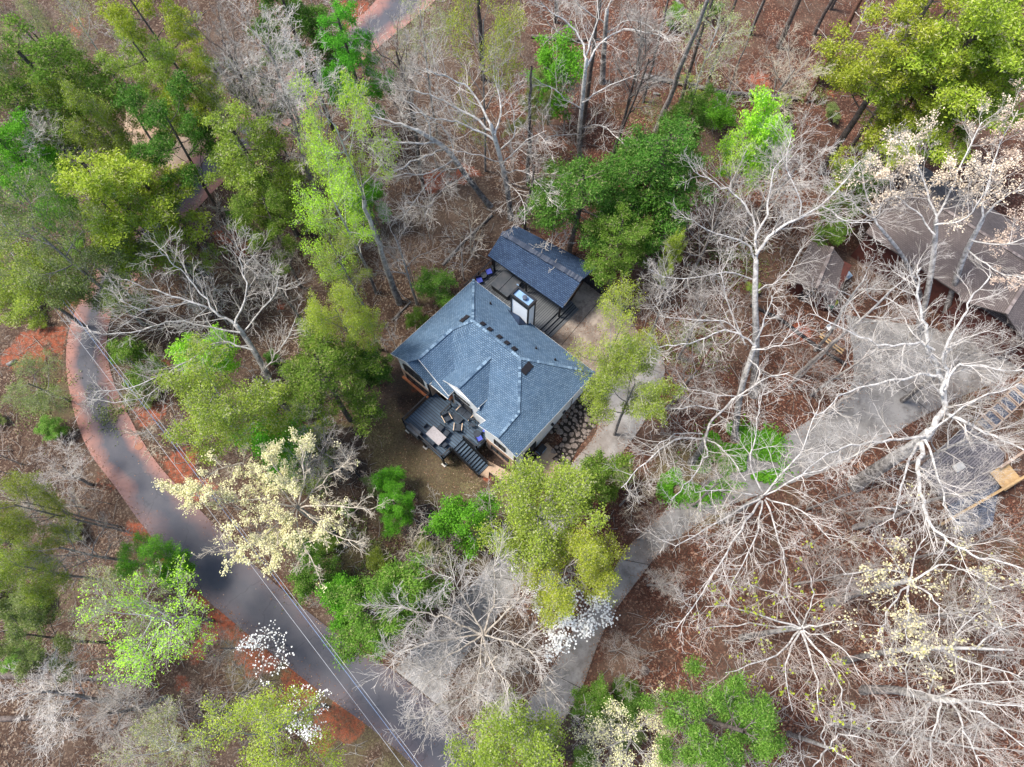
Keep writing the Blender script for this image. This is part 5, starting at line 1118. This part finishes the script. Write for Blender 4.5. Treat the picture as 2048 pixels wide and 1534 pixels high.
# leafy and needle trees: kind, u, v, crown radius px, height, foliage, label
T_ = [
 ('airy', 45, 75, 62, 17, 'leaf_pale', 'pale green budding tree in the very top left corner'),
 ('pine', 95, 165, 100, 19, 'leaf_mid', 'broad mid-green tree near the top left corner'),
 ('airy', 20, 170, 70, 17, 'leaf_dull', 'dull green tree cut by the left edge near the top'),
 ('budding', 165, 50, 75, 16, 'leaf_pale', 'sparse pale-leaved tree along the top edge left of the tall yellow-green pine'),
 ('layer', 300, 50, 85, 22, 'leaf_yellow', 'tall yellow-green pine with spreading sprays at the top left'),
 ('layer', 320, 130, 85, 19, 'leaf_olive', 'olive green pine just below the tall yellow-green one at the top left'),
 ('pine', 30, 300, 75, 18, 'leaf_bright', 'bright green tree at the left edge above the yellow crown'),
 ('airy', 60, 380, 85, 18, 'leaf_mid', 'green tree at the left edge beside the round yellow crown'),
 ('layer', 335, 245, 90, 19, 'leaf_deep', 'deep green open-branched pine over the upper road with its dark trunk showing'),
 ('leafy', 180, 235, 80, 15, 'leaf_olive', 'thin olive-leaved tree in front of the pale pull-off at upper left'),
 ('pine', 215, 385, 105, 18, 'leaf_yellow', 'round yellow crown, the brightest yellow tree of the upper left woods'),
 ('airy', 95, 470, 105, 17, 'leaf_dull', 'dull grey-green tree below the bright green tree at the left edge'),
 ('leafy', 190, 530, 95, 10, 'leaf_dull', 'dull green tree hanging over the road where it enters the shade'),
 ('leafy', 45, 560, 80, 10, 'leaf_olive', 'olive tree at the left edge above the clay track'),
 ('layer', 250, 440, 75, 16, 'leaf_olive', 'yellowish-green pine below the round yellow crown'),
 ('pine', 495, 320, 80, 17, 'leaf_olive', 'olive-green pine beside the upper road, left of the lime poplar'),
 ('layer', 530, 420, 70, 15, 'leaf_mid', 'mid-green small pine below the olive pine, above the clay spots'),
 ('airy', 657, 270, 95, 18, 'leaf_lime', 'tall lime-green poplar standing out left of the bare woods'),
 ('airy', 680, 400, 85, 16, 'leaf_lime', 'sparse lime-leaved tree with a pale trunk below the tall poplar'),
 ('pine', 690, 90, 58, 19, 'leaf_emerald', 'vivid emerald pine by the upper road near the top edge'),
 ('pine', 575, 30, 70, 18, 'leaf_deep', 'dark green pine at the top edge left of the emerald pine'),
 ('airy', 985, 45, 85, 19, 'leaf_yellow', 'yellow-green tree at the top middle edge'),
 ('budding', 860, 30, 65, 16, 'leaf_pale', 'pale budding tree at the top edge right of the road'),
 ('shrub', 1110, 140, 50, 8, 'leaf_bright', 'bright green understorey tree in the bare woods at top centre'),
 ('airy', 680, 510, 62, 14, 'leaf_olive', 'yellow-green tree in the column of trees left of the house, the uppermost'),
 ('leafy', 690, 620, 72, 14, 'leaf_yellow', 'yellow tree in the column of trees left of the house, the middle one'),
 ('pine', 650, 735, 82, 13, 'leaf_mid', 'dark mid-green tree in the column left of the house, the lowest one'),
 ('shrub', 735, 720, 42, 6, 'leaf_deep', 'small deep green shrub just left of the left roof corner'),
 ('leafy', 425, 790, 105, 14, 'leaf_olive', 'broad olive and yellow tree right of the road bend'),
 ('shrub', 400, 700, 45, 9, 'leaf_lime', 'light green tuft rising above the broad olive tree by the road bend'),
 ('shrub', 545, 870, 55, 7, 'leaf_bright', 'vivid green shrub between the broad olive tree and the cream tree'),
 ('shrub', 262, 722, 42, 6, 'leaf_mid', 'green shrub on the inside of the road bend'),
 ('leafy', 1092, 1018, 102, 13, 'leaf_olive', 'olive-yellow tree covering the near driveway just below the house'),
 ('leafy', 1165, 1125, 112, 13, 'leaf_yellow', 'olive-yellow tree between the two driveways, above the white dogwood'),
 ('airy', 1255, 665, 88, 14, 'leaf_yellow', 'yellow-green tree over the patio edge right of the house, the upper one'),
 ('leafy', 1272, 765, 80, 12, 'leaf_olive', 'yellow-green tree right of the house beside the driveway, the lower one'),
 ('shrub', 1222, 940, 36, 6, 'leaf_mid', 'green shrub on the right edge of the near driveway'),
 ('shrub', 1175, 975, 38, 7, 'leaf_mid', 'green shrub between the near driveway and the large olive tree'),
 ('shrub', 937, 1040, 58, 8, 'leaf_bright', 'bright green round tree at the lower edge of the front lawn'),
 ('pine', 787, 1010, 36, 7, 'leaf_bright', 'small vivid green pine at the lawn edge in front of the deck'),
 ('shrub', 772, 955, 24, 4, 'leaf_bright', 'tiny vivid green sapling above the small vivid pine'),
 ('pine', 1165, 390, 88, 13, 'leaf_deep', 'dense green tree overhanging the back of the pavilion'),
 ('pine', 1330, 320, 92, 15, 'leaf_deep', 'dense deep green tree, the farthest right of the clump behind the pavilion'),
 ('pine', 1245, 468, 62, 11, 'leaf_mid', 'dense green tree at the right end of the pavilion roof'),
 ('shrub', 1285, 400, 75, 9, 'leaf_deep', 'deep green tree in the middle of the clump behind the pavilion'),
 ('pine', 1375, 235, 45, 15, 'leaf_deep', 'narrow dark green pine rising above the clump behind the pavilion'),
 ('shrub', 1440, 210, 38, 4, 'leaf_bright', 'low green shrub just below the long fallen log'),
 ('shrub', 1530, 255, 48, 13, 'leaf_lime', 'lime-green young tree above the wide white-limbed tree'),
 ('budding', 1490, 300, 60, 12, 'leaf_lime', 'sparse lime-leaved tree beside the lime young tree'),
 ('pine', 1720, 370, 45, 9, 'leaf_deep', 'deep green tree at the far corner of the brown neighbouring roof'),
 ('shrub', 1660, 462, 28, 4, 'leaf_mid', 'small green shrub between the brown shed and the neighbouring house'),
 ('pine', 1825, 70, 102, 21, 'leaf_yellow', 'large yellow-green tree at the top right, leftmost of the three'),
 ('pine', 1935, 80, 125, 22, 'leaf_yellow', 'large yellow-green tree at the top right, middle of the three'),
 ('pine', 2030, 60, 100, 22, 'leaf_yellow', 'large yellow-green tree at the top right corner, rightmost of the three'),
 ('layer', 1860, 170, 95, 17, 'leaf_yellow', 'olive pine below the three large yellow-green trees at top right'),
 ('layer', 1960, 170, 85, 17, 'leaf_mid', 'mid-green pine below the large trees, near the right edge'),
 ('layer', 1790, 235, 38, 12, 'leaf_olive', 'small olive pine on the lower fringe of the top right trees'),
 ('needle', 1462, 1455, 98, 19, 'leaf_pine', 'large dense vivid green pine at the bottom edge'),
 ('shrub', 1185, 1410, 38, 4, 'leaf_mid', 'low green shrub right of the shared driveway near the bottom'),
 ('pine', 750, 1225, 82, 12, 'leaf_mid', 'dense mid-green tree on the house side of the road, lower middle'),
 ('shrub', 690, 1205, 42, 8, 'leaf_bright', 'bright green tree at the left side of the dense tree by the road'),
 ('shrub', 800, 1180, 55, 8, 'leaf_mid', 'green tree on the right side of the dense tree by the road'),
 ('shrub', 625, 1140, 42, 5, 'leaf_mid', 'green shrub below the cream-budded tree'),
 ('airy', 520, 1450, 112, 15, 'leaf_yellow', 'big yellow tree at the bottom edge left of the road'),
 ('leafy', 1025, 1520, 98, 14, 'leaf_olive', 'dull olive tree at the bottom edge between road and shared driveway'),
 ('budding', 300, 1270, 110, 12, 'leaf_lime', 'pale-limbed tree with bright lime new leaves in the lower left'),
 ('budding', 215, 1210, 75, 12, 'leaf_pale', 'sparse pale-leaved tree left of the bright lime one'),
 ('leafy', 298, 1108, 60, 6, 'leaf_bright', 'vivid green tree on the left verge of the road'),
 ('shrub', 345, 1140, 28, 4, 'leaf_bright', 'small vivid green shrub touching the left edge of the road'),
 ('leafy', 30, 1010, 60, 14, 'leaf_olive', 'yellow-green tree at the left edge, the uppermost of the lower left group'),
 ('leafy', 20, 1140, 55, 13, 'leaf_olive', 'olive tree at the left edge below the yellow-green one'),
 ('layer', 35, 1270, 75, 14, 'leaf_dull', 'dull green feathery tree at the left edge near the fallen trunk'),
 ('budding', 320, 1480, 80, 12, 'leaf_pale', 'pale green budding tree at the bottom edge in the lower left'),
 ('airy', 60, 780, 70, 6, 'leaf_dull', 'dull low green tree left of the road bend'),
 ('shrub', 865, 560, 32, 4, 'leaf_mid', 'green shrub in the leaves left of the rear deck'),
 ('shrub', 832, 632, 20, 2.5, 'leaf_mid', 'small green shrub beside the left eave of the house'),
 ('shrub', 735, 395, 30, 5, 'leaf_bright', 'small bright green shrub in the bare woods left of the clay spots'),
 ('shrub', 1345, 500, 16, 9, 'leaf_yellow', 'tiny yellow-green tuft among bare branches above the patio'),
 ('layer', 1070, 185, 40, 10, 'leaf_dull', 'dull green thin tree behind the bare woods at top centre'),
 ('layer', 500, 180, 50, 12, 'leaf_dull', 'dull green small pine in the bare trees by the upper road'),
 ('budding', 1430, 60, 75, 13, 'leaf_pale', 'sparse pale-leaved tree among trunks at the top right'),
 ('budding', 600, 950, 60, 8, 'leaf_olive', 'thin olive undergrowth tree behind the cream-budded tree'),
 ('blossom', 1085, 1150, 46, 7, 'petal_white', 'white flowering dogwood between the driveways, the upper one'),
 ('blossom', 1130, 1232, 72, 7, 'petal_white', 'white flowering dogwood between the driveways, the larger lower one'),
 ('sparseblossom', 520, 1295, 52, 6, 'petal_white', 'sparse white flowering dogwood at the left edge of the road'),
 ('sparseblossom', 610, 1440, 50, 6, 'petal_white', 'white flowering dogwood beside the big yellow tree at the bottom'),
]
for k, u, v, rp, H, lf, lb in T_:
    bk = 'bark_dark' if k in ('pine', 'layer', 'needle') else 'bark_trunk'; tw = 'twig_brown' if k in ('pine', 'layer') else 'twig_grey'
    if k == 'budding' or lf == 'leaf_lime': bk, tw = 'bark_white', 'twig_white'
    tree(k, u, v, rp, H, lf, lb, bk, tw)
BT = [
 ('upright', 540, 90, 85, 18, 'bare grey upright tree at the top edge left of the dark green pine', 'bark_trunk', 'twig_white'),
 ('upright', 590, 165, 80, 17, 'bare upright tree with its fine twigs over the upper road', 'bark_trunk', 'twig_white'),
 ('upright', 505, 180, 75, 16, 'bare upright tree left of the one over the upper road', 'bark_dark', 'twig_grey'),
 ('upright', 450, 75, 65, 17, 'bare tree between the tall yellow-green pine and the top edge bare trees', 'bark_dark', 'twig_grey'),
 ('upright', 95, 260, 80, 14, 'bare tree with white twigs between the left edge green trees', 'bark_dark', 'twig_white'),
 ('upright', 60, 20, 60, 16, 'bare purplish tree at the top edge near the left corner', 'bark_dark', 'twig_brown'),
 ('upright', 800, 100, 75, 17, 'bare tree right of the upper road, nearest the top edge', 'bark_dark', 'twig_grey'),
 ('open', 1060, 330, 70, 12, 'bare crooked tree just behind the pavilion trees', 'bark_dark', 'twig_grey'),
 ('upright', 1290, 60, 60, 16, 'bare tree near the long limbs at the top right of centre', 'bark_dark', 'twig_grey'),
 ('open', 1325, 110, 65, 17, 'bare dark-trunked tree left of the long fallen log', 'bark_dark', 'twig_grey'),
 ('upright', 1590, 130, 75, 12, 'thin tan bare tree with dry leaves above the clay spots at upper right', 'bark_trunk', 'twig_tan'),
 ('upright', 1585, 340, 80, 13, 'fine-twigged bare tree behind the wide white-limbed tree', 'bark_trunk', 'twig_white'),
 ('spread', 1450, 420, 95, 12, 'dense fine-twigged bare tree under the left side of the wide white-limbed tree', 'bark_trunk', 'twig_grey'),
 ('spread', 1330, 580, 75, 12, 'bare white tree between the retaining wall and the woods', 'bark_trunk', 'twig_white'),
 ('spread', 1400, 620, 80, 12, 'bare grey tree in the tangle right of the patio', 'bark_trunk', 'twig_grey'),
 ('spread', 1390, 740, 85, 11, 'bare grey tree in the tangle beside the yellow-green trees', 'bark_trunk', 'twig_grey'),
 ('open', 1735, 560, 70, 12, 'bare tree between the brown shed and the neighbouring house', 'bark_white', 'twig_white'),
 ('spread', 1790, 590, 95, 13, 'dense bare white tree in front of the neighbouring house walls', 'bark_white', 'twig_white'),
 ('spread', 1760, 700, 95, 11, 'fine-twigged bare tree standing over the wide end of the shared driveway', 'bark_grey', 'twig_white'),
 ('upright', 1960, 690, 85, 12, 'bare tree beside the red porch steps', 'bark_grey', 'twig_grey'),
 ('spread', 1990, 860, 90, 12, 'bare tree over the timber steps at the right edge', 'bark_white', 'twig_white'),
 ('spread', 1920, 990, 100, 11, 'fine-twigged bare tree over the weathered platform', 'bark_grey', 'twig_white'),
 ('spread', 1700, 1000, 70, 9, 'small bare tree in the leaves left of the giant trunk', 'bark_trunk', 'twig_grey'),
 ('spread', 1640, 720, 60, 6, 'small bare tree leaning beside the yellow boards', 'bark_trunk', 'twig_grey'),
 ('spread', 1430, 960, 70, 10, 'bare tree over the green ground cover', 'bark_trunk', 'twig_tan'),
 ('spread', 1290, 960, 62, 9, 'fine bare shrubby tree between the driveways, above the junction of trees', 'bark_trunk', 'twig_tan'),
 ('spread', 1310, 1060, 50, 8, 'fine bare tree at the left bank of the shared driveway', 'bark_trunk', 'twig_grey'),
 ('spread', 1960, 1210, 85, 12, 'bare tree at the right edge level with the blossoming tree', 'bark_grey', 'twig_white'),
 ('spread', 1990, 1060, 80, 12, 'fine grey bare tree below the yellow beam', 'bark_trunk', 'twig_grey'),
 ('spread', 1700, 1150, 70, 9, 'fine bare tree left of the blossoming tree', 'bark_trunk', 'twig_grey'),
 ('spread', 1800, 1490, 75, 11, 'bare tree at the bottom edge left of the lower right corner', 'bark_grey', 'twig_grey'),
 ('spread', 1990, 1490, 85, 12, 'bare tree filling the lower right corner', 'bark_white', 'twig_white'),
 ('spread', 115, 1100, 85, 11, 'bare spreading tree at lower left, left of the vivid green verge tree', 'bark_trunk', 'twig_grey'),
 ('spread', 60, 1000, 60, 12, 'bare pale tree reaching in from the left edge', 'bark_trunk', 'twig_white'),
 ('upright', 120, 930, 60, 5, 'bare tree left of the clay bank of the road', 'bark_trunk', 'twig_white'),
 ('upright', 90, 1380, 90, 9, 'bare tree with long pale stems beside the long fallen trunk', 'bark_trunk', 'twig_white'),
 ('upright', 210, 1420, 80, 8, 'bare low tree between the two fallen trunks at lower left', 'bark_trunk', 'twig_grey'),
 ('spread', 400, 1420, 70, 8, 'bare purplish tree left of the big yellow tree', 'bark_trunk', 'twig_brown'),
 ('spread', 440, 1300, 50, 6, 'small bare tree between the lime tree and the road', 'bark_trunk', 'twig_grey'),
 ('spread', 840, 1120, 55, 8, 'small bare tree below the lawn edging', 'bark_trunk', 'twig_tan'),
 ('spread', 1240, 1290, 42, 7, 'small grey bare tree in the red leaves right of the shared driveway', 'bark_trunk', 'twig_grey'),
 ('spread', 530, 540, 75, 11, 'bare grey tree behind the broad white tree at the road bend', 'bark_trunk', 'twig_grey'),
 ('spread', 620, 790, 60, 9, 'bare tree at the foot of the broad white tree', 'bark_trunk', 'twig_white'),
 ('upright', 640, 900, 70, 8, 'bare thicket tree above the cream-budded tree', 'bark_trunk', 'twig_grey'),
 ('spread', 780, 470, 75, 12, 'bare tree left of the pavilion over the fallen pole', 'bark_trunk', 'twig_grey'),
 ('upright', 1340, 1170, 40, 7, 'bare twiggy tree on the right bank of the shared driveway', 'bark_trunk', 'twig_grey'),
]
for k, u, v, rp, H, lb, bk, tw in BT: tree(k, u, v, rp, H, None, lb, bk, tw)
for u, v, rp, H, lb in [(1265, 1490, 95, 9, 'cream-blossomed tangled tree at the bottom edge left of the vivid pine'), (1370, 1530, 60, 8, 'second cream-blossomed tree at the bottom edge, partly under the vivid pine')]:
    tree('budding', u, v, rp, H, 'bud_cream', lb, 'bark_grey', 'twig_white', name='budding_tree')
# straight trunks whose crowns rise out of the top of the picture
def pole_trunk(u, v, H, r, m, label, lean=(0, 0), stubs=0):
    b = atg(u, v); t = Tree(int(u*7+v)); top = b+np.array([lean[0], lean[1], H]); n = 14
    P = np.array([b-[0, 0, .3]+(top-b)*i/(n-1)+np.append(t.r.normal(0, .05, 2), 0)*(i > 0) for i in range(n)]); rd = np.linspace(r*1.2, r*.45, n); P = P-b; t.poly(P, rd, 'trunk', 10)
    for j in range(stubs): f = t.r.uniform(.25, .95); i = int(f*(n-1)); d = t.r.normal(0, 1, 3); d[2] = abs(d[2])*.4; st = dict(ST_H, depth=3, kids=[3, 3, 3]); t.branch(P[i], d, t.r.uniform(.8, 2.6), .045, 2, st, 'crown')
    e = empty('tall_tree', b, 0, label, 'tree'); link_mesh('trunk', t.mesh('trunk', 'trunk'), m, e)
    if stubs: link_mesh('crown', t.mesh('crown', 'crown'), 'twig_white', e)
PT = [(1312, 262, 24, .24, 'bark_trunk', 'tall pale leaning trunk crossing the left end of the long fallen log', (1, -2)), (1286, 205, 18, .13, 'bark_dark', 'thin dark trunk just left of the long fallen log'), (1350, 235, 22, .18, 'bark_dark', 'dark trunk under the long fallen log, near its left end'),
      (1410, 180, 22, .15, 'bark_dark', 'dark trunk rising across the middle of the long fallen log'), (1452, 190, 12, .08, 'bark_grey', 'thin pale dead stem beside the middle of the long fallen log'), (1500, 70, 20, .16, 'bark_dark', 'dark thin trunk near the top edge above the fallen log'), (1556, 95, 24, .24, 'bark_dark', 'thick dark grey trunk near the top edge, right of centre'),
      (1612, 200, 25, .24, 'bark_red', 'tall reddish pine trunk at the right end of the fallen log', (0, 0), 9), (1735, 318, 22, .24, 'bark_red', 'reddish pine trunk running up into the top right trees, the lower one', (0, 0), 7), (1700, 300, 20, .2, 'bark_dark', 'dark grey trunk left of the lower reddish pine trunk', (0, 0), 5),
      (1628, 70, 20, .18, 'bark_dark', 'grey trunk at the top edge left of the reddish pine'), (1660, 20, 18, .2, 'bark_dark', 'dark trunk at the top edge right of the reddish pine'),
      (425, 500, 15, .22, 'bark_dark', 'dark pine trunk left of the clay spots, the right one of three', (-1, -1)), (395, 495, 14, .18, 'bark_dark', 'dark pine trunk left of the clay spots, the middle one of three', (-.5, -1)), (345, 470, 13, .18, 'bark_dark', 'dark pine trunk left of the clay spots, the left one of three'), (475, 540, 8, .1, 'bark_red', 'thin reddish stem below the orange clay patch'),
      (260, 300, 16, .18, 'bark_dark', 'dark leaning trunk across the pale pull-off, the left one', (-1, 0)), (275, 305, 16, .15, 'bark_dark', 'dark leaning trunk across the pale pull-off, the right one', (-1, 0)), (665, 195, 17, .24, 'bark_dark', 'dark trunk beside the lime poplar top'), (600, 245, 12, .15, 'bark_dark', 'short dark trunk at the edge of the upper road'),
      (1110, 45, 20, .2, 'bark_dark', 'dark trunk at the top edge near the middle'), (965, 160, 20, .24, 'bark_dark', 'dark trunk below the yellow-green tree at the top middle'), (1160, 290, 20, .25, 'bark_dark', 'thick dark trunk with broken limbs in the bare woods'), (1055, 370, 16, .2, 'bark_dark', 'dark trunk in front of the woods above the pavilion'),
      (798, 605, 16, .28, 'bark_grey', 'mottled pale trunk standing just left of the house roof', (-.5, 1)), (1342, 815, 14, .14, 'bark_red', 'straight brown trunk right of the yellow-green trees', (0, 0)), (1590, 755, 10, .18, 'bark_trunk', 'grey leaning trunk alone in the red leaves above the shared driveway', (1.2, 1)), (1650, 825, 9, .16, 'bark_trunk', 'grey trunk on the upper bank of the shared driveway', (1, .5)),
      (1708, 1055, 10, .22, 'bark_trunk', 'grey trunk in the red leaves below the giant tree', (.5, 0)), (760, 700, 12, .14, 'bark_dark', 'dark thin trunk beside the left roof corner'), (1400, 45, 22, .12, 'bark_trunk', 'thin pale trunk near the top edge by the leaning log')]
for q in PT: pole_trunk(*q[:6], *(q[6:] or ()))
# bare saplings through the undergrowth
road_all = np.concatenate([RP[::3].reshape(-1, 2), P1[::3].reshape(-1, 2), P2[::3].reshape(-1, 2), P3[::3].reshape(-1, 2)])
def clear(x, y, d=1.2):
    if np.min((road_all[:, 0]-x)**2+(road_all[:, 1]-y)**2) < d*d: return False
    a, b = ab(x, y)
    if -1.5 < a < 16 and -6.5 < b < 14.5: return False
    if 3 < a < 14 and 14 < b < 17.5: return False
    for o in ((1640, 540, 3.2), (1900, 470, 11), (2000, 600, 7), (1920, 940, 4.2)):
        p = at(o[0], o[1], 3)
        if (p[0]-x)**2+(p[1]-y)**2 < o[2]**2: return False
    return True
def region(u, v):
    if u < 620 and v < 620: return 'upper left woods', 'under the green trees of the upper left woods'
    if u < 1100 and v < 520: return 'upper middle woods', 'in the brown leaves of the upper middle woods'
    if u >= 1100 and v < 420: return 'upper right woods', 'in the brown leaves of the upper right woods'
    if u >= 1180 and v < 1010: return 'woods between the drives', 'between the patio, the shed and the shared driveway'
    if u >= 1150: return 'red leaf litter', 'in the red leaf litter below the shared driveway'
    if u < 560 and v > 880: return 'lower left woods', 'in the woods left of the road'
    return 'woods around the lawn', 'in the undergrowth between the road and the house'
rs = random.Random(12); made = 0; tries = 0
while made < 270 and tries < 5000:
    tries += 1; u, v = rs.uniform(-20, 2070), rs.uniform(-20, 1560); p = atg(u, v)
    if not clear(p[0], p[1]): continue
    if 1100 < u < 1700 and 1050 < v < 1500 and rs.random() < .4: continue
    grp, wh = region(u, v); made += 1
    tw = rs.choice(['twig_grey', 'twig_grey', 'twig_white', 'twig_brown', 'twig_tan'])
    k = 'sapling%d' % rs.randrange(4); s = rs.uniform(.5, 1.25); pr_ = PROTO[k]
    e = empty('bare_sapling', (p[0], p[1], ground_z(p[0], p[1])-.1), rs.uniform(0, 6.28), ('low ' if s < .72 else 'tall ' if s > 1.02 else 'thin ')+{'twig_grey': 'grey', 'twig_white': 'pale', 'twig_brown': 'brown', 'twig_tan': 'tan'}[tw]+' leafless sapling '+wh, 'sapling', 'bare saplings in the '+grp); e.scale = (s*rs.uniform(.9, 1.4),)*2+(s,)
    link_mesh('trunk', pr_['trunk'], tw, e); link_mesh('crown', pr_['twigs'], tw, e)
# low green undergrowth
made = 0; tries = 0; GR = [(560, 900, 90), (720, 1150, 110), (250, 760, 60), (150, 850, 120), (650, 800, 80), (60, 1200, 120), (450, 430, 120), (100, 600, 130), (1300, 90, 120), (1600, 230, 100), (1450, 640, 140), (760, 1050, 70), (1200, 1450, 60), (350, 200, 200), (860, 1120, 90)]
while made < 60 and tries < 2000:
    tries += 1; c = rs.choice(GR); u, v = rs.gauss(c[0], c[2]*.6), rs.gauss(c[1], c[2]*.6); p = atg(u, v)
    if not clear(p[0], p[1], 1.0): continue
    made += 1; grp, wh = region(u, v); k = 'shrub%d' % rs.randrange(3); s = rs.uniform(.25, .5); pr_ = PROTO[k]
    e = empty('leafy_bush', (p[0], p[1], ground_z(p[0], p[1])-.05), rs.uniform(0, 6.28), 'small low leafy bush '+wh, 'bush', 'low leafy bushes in the '+grp); e.scale = (s*1.2, s*1.2, s*.8)
    cr = link_mesh('stem', pr_['trunk'], 'twig_brown', e); link_mesh('foliage', pr_['leaf'], rs.choice(['leaf_mid', 'leaf_olive', 'leaf_deep', 'leaf_dull', 'leaf_dull']), e)
# ground cover (vinca-like), fallen twigs, dry grass: uncountable
rg = np.random.default_rng(77)
def gcover(name, blobs, n, m, size, label_kind, zz=.12, **kw):
    C = []
    for u, v, r in blobs:
        p = atg(u, v); k = int(n*r*r/sum(q[2]**2 for q in blobs)); q = p[:2]+rg.normal(0, r*.45, (k, 2))*[1, .8]
        keep = np.array([vnoise(q[:, 0], q[:, 1], 1.1, 31) > .38])[0]; q = q[keep]; C.append(np.column_stack([q, gh(q[:, 0], q[:, 1])+.08+np.abs(rg.normal(0, zz, len(q)))]))
    V, F = leaves(np.concatenate(C), 1, .02, size, rg, **kw); me = npmesh(name, V, F); me.materials.append(MATS[m]); tag(newobj(name, me), kind='stuff')
gcover('ground_cover', [(1475, 905, 2.6), (1510, 930, 2.2), (1440, 935, 2.0), (1400, 965, 2.2), (1330, 960, 1.4), (1530, 885, 1.6), (1460, 880, 2.), (1350, 975, 1.6)], 52000, 'leaf_bright', .09, 0)
gcover('weeds', [(60, 1180, 4), (230, 830, 2.5), (1340, 240, 4), (720, 1090, 4), (880, 1120, 2.5), (560, 900, 3), (1440, 200, 3), (1180, 1440, 2.4), (1620, 190, 2.5), (860, 560, 1.6), (250, 700, 2), (100, 800, 4), (650, 1160, 3), (1460, 520, 4), (1380, 690, 4)], 24000, 'leaf_dull', .075, 0)
n = 9000; U = rg.uniform(-40, 2090, n); Vv = rg.uniform(-40, 1580, n); V, F = [], []
TW = MB(); cnt = 0; C = []; D_ = []
for u, v in zip(U, Vv):
    z = 1.; p = at(u, v, z); z = float(gh(p[0], p[1])); p = at(u, v, z)
    if not clear(p[0], p[1], 1.6): continue
    C.append(p); 
C = np.array(C); n = len(C); th = rg.uniform(0, 6.28, n); ln = rg.gamma(2., .38, n)+.25; d = np.stack([np.cos(th), np.sin(th), rg.normal(.06, .08, n)], 1)*ln[:, None]; w_ = rg.uniform(.008, .028, n)
s = np.stack([-np.sin(th), np.cos(th), 0*th], 1)*w_[:, None]; up_ = np.array([0, 0, 1.])*w_[:, None]*1.6; C[:, 2] += .07
mid = C+d*.5+s*rg.normal(0, 4, n)[:, None]
V = np.stack([C-s, C+s, C+up_, mid-s, mid+s, mid+up_, C+d-s*.4, C+d+s*.4, C+d+up_*.4], 1).reshape(-1, 3)
Fb = np.array([[0, 1, 4, 3], [1, 2, 5, 4], [2, 0, 3, 5], [3, 4, 7, 6], [4, 5, 8, 7], [5, 3, 6, 8]])
F = (Fb[None]+(np.arange(n)*9)[:, None, None]).reshape(-1, 4); me = npmesh('fallen_twigs', V, F); me.materials.append(MATS['twig_grey']); tag(newobj('fallen_twigs', me), kind='stuff')
# dead leaves blown over the pavements, patio, decks edge and lawn
leafmat('dead_leaf', (.30, .17, .10), (.13, .065, .04), (.46, .34, .25), tr=.15)
C = []
for P_, wgt in ((RP, 2600), (P1, 1500), (P2, 2600), (P3, 200)):
    nr, nc = P_.shape[:2]
    for _ in range(wgt):
        i = rg.integers(nr-1); e_ = min(rg.exponential(.09), .5); t = e_ if rg.random() < .5 else 1-e_; f = rg.random()
        q = (P_[i, 0]*(1-t)+P_[i, -1]*t)*(1-f)+(P_[i+1, 0]*(1-t)+P_[i+1, -1]*t)*f; C.append((q[0], q[1], float(gh(*q))+.065))
for _ in range(700):
    a, b = rg.uniform(ca_+1.4, 13.6), rg.uniform(-5, .1); q = HP(a, b, pz+.02); C.append(tuple(q))
for _ in range(2600):
    u, v = rg.uniform(690, 1000), rg.uniform(760, 1100); q = atg(u, v, .03)
    a, b = ab(q[0], q[1])
    if b > 10.4 or a < -.3: C.append(tuple(q))
V, F = leaves(np.array(C), 1, .01, .055, rg, squash=.1, up=1.6); me = npmesh('fallen_leaves', V, F); me.materials.append(MATS['dead_leaf']); tag(newobj('fallen_leaves', me), kind='stuff')
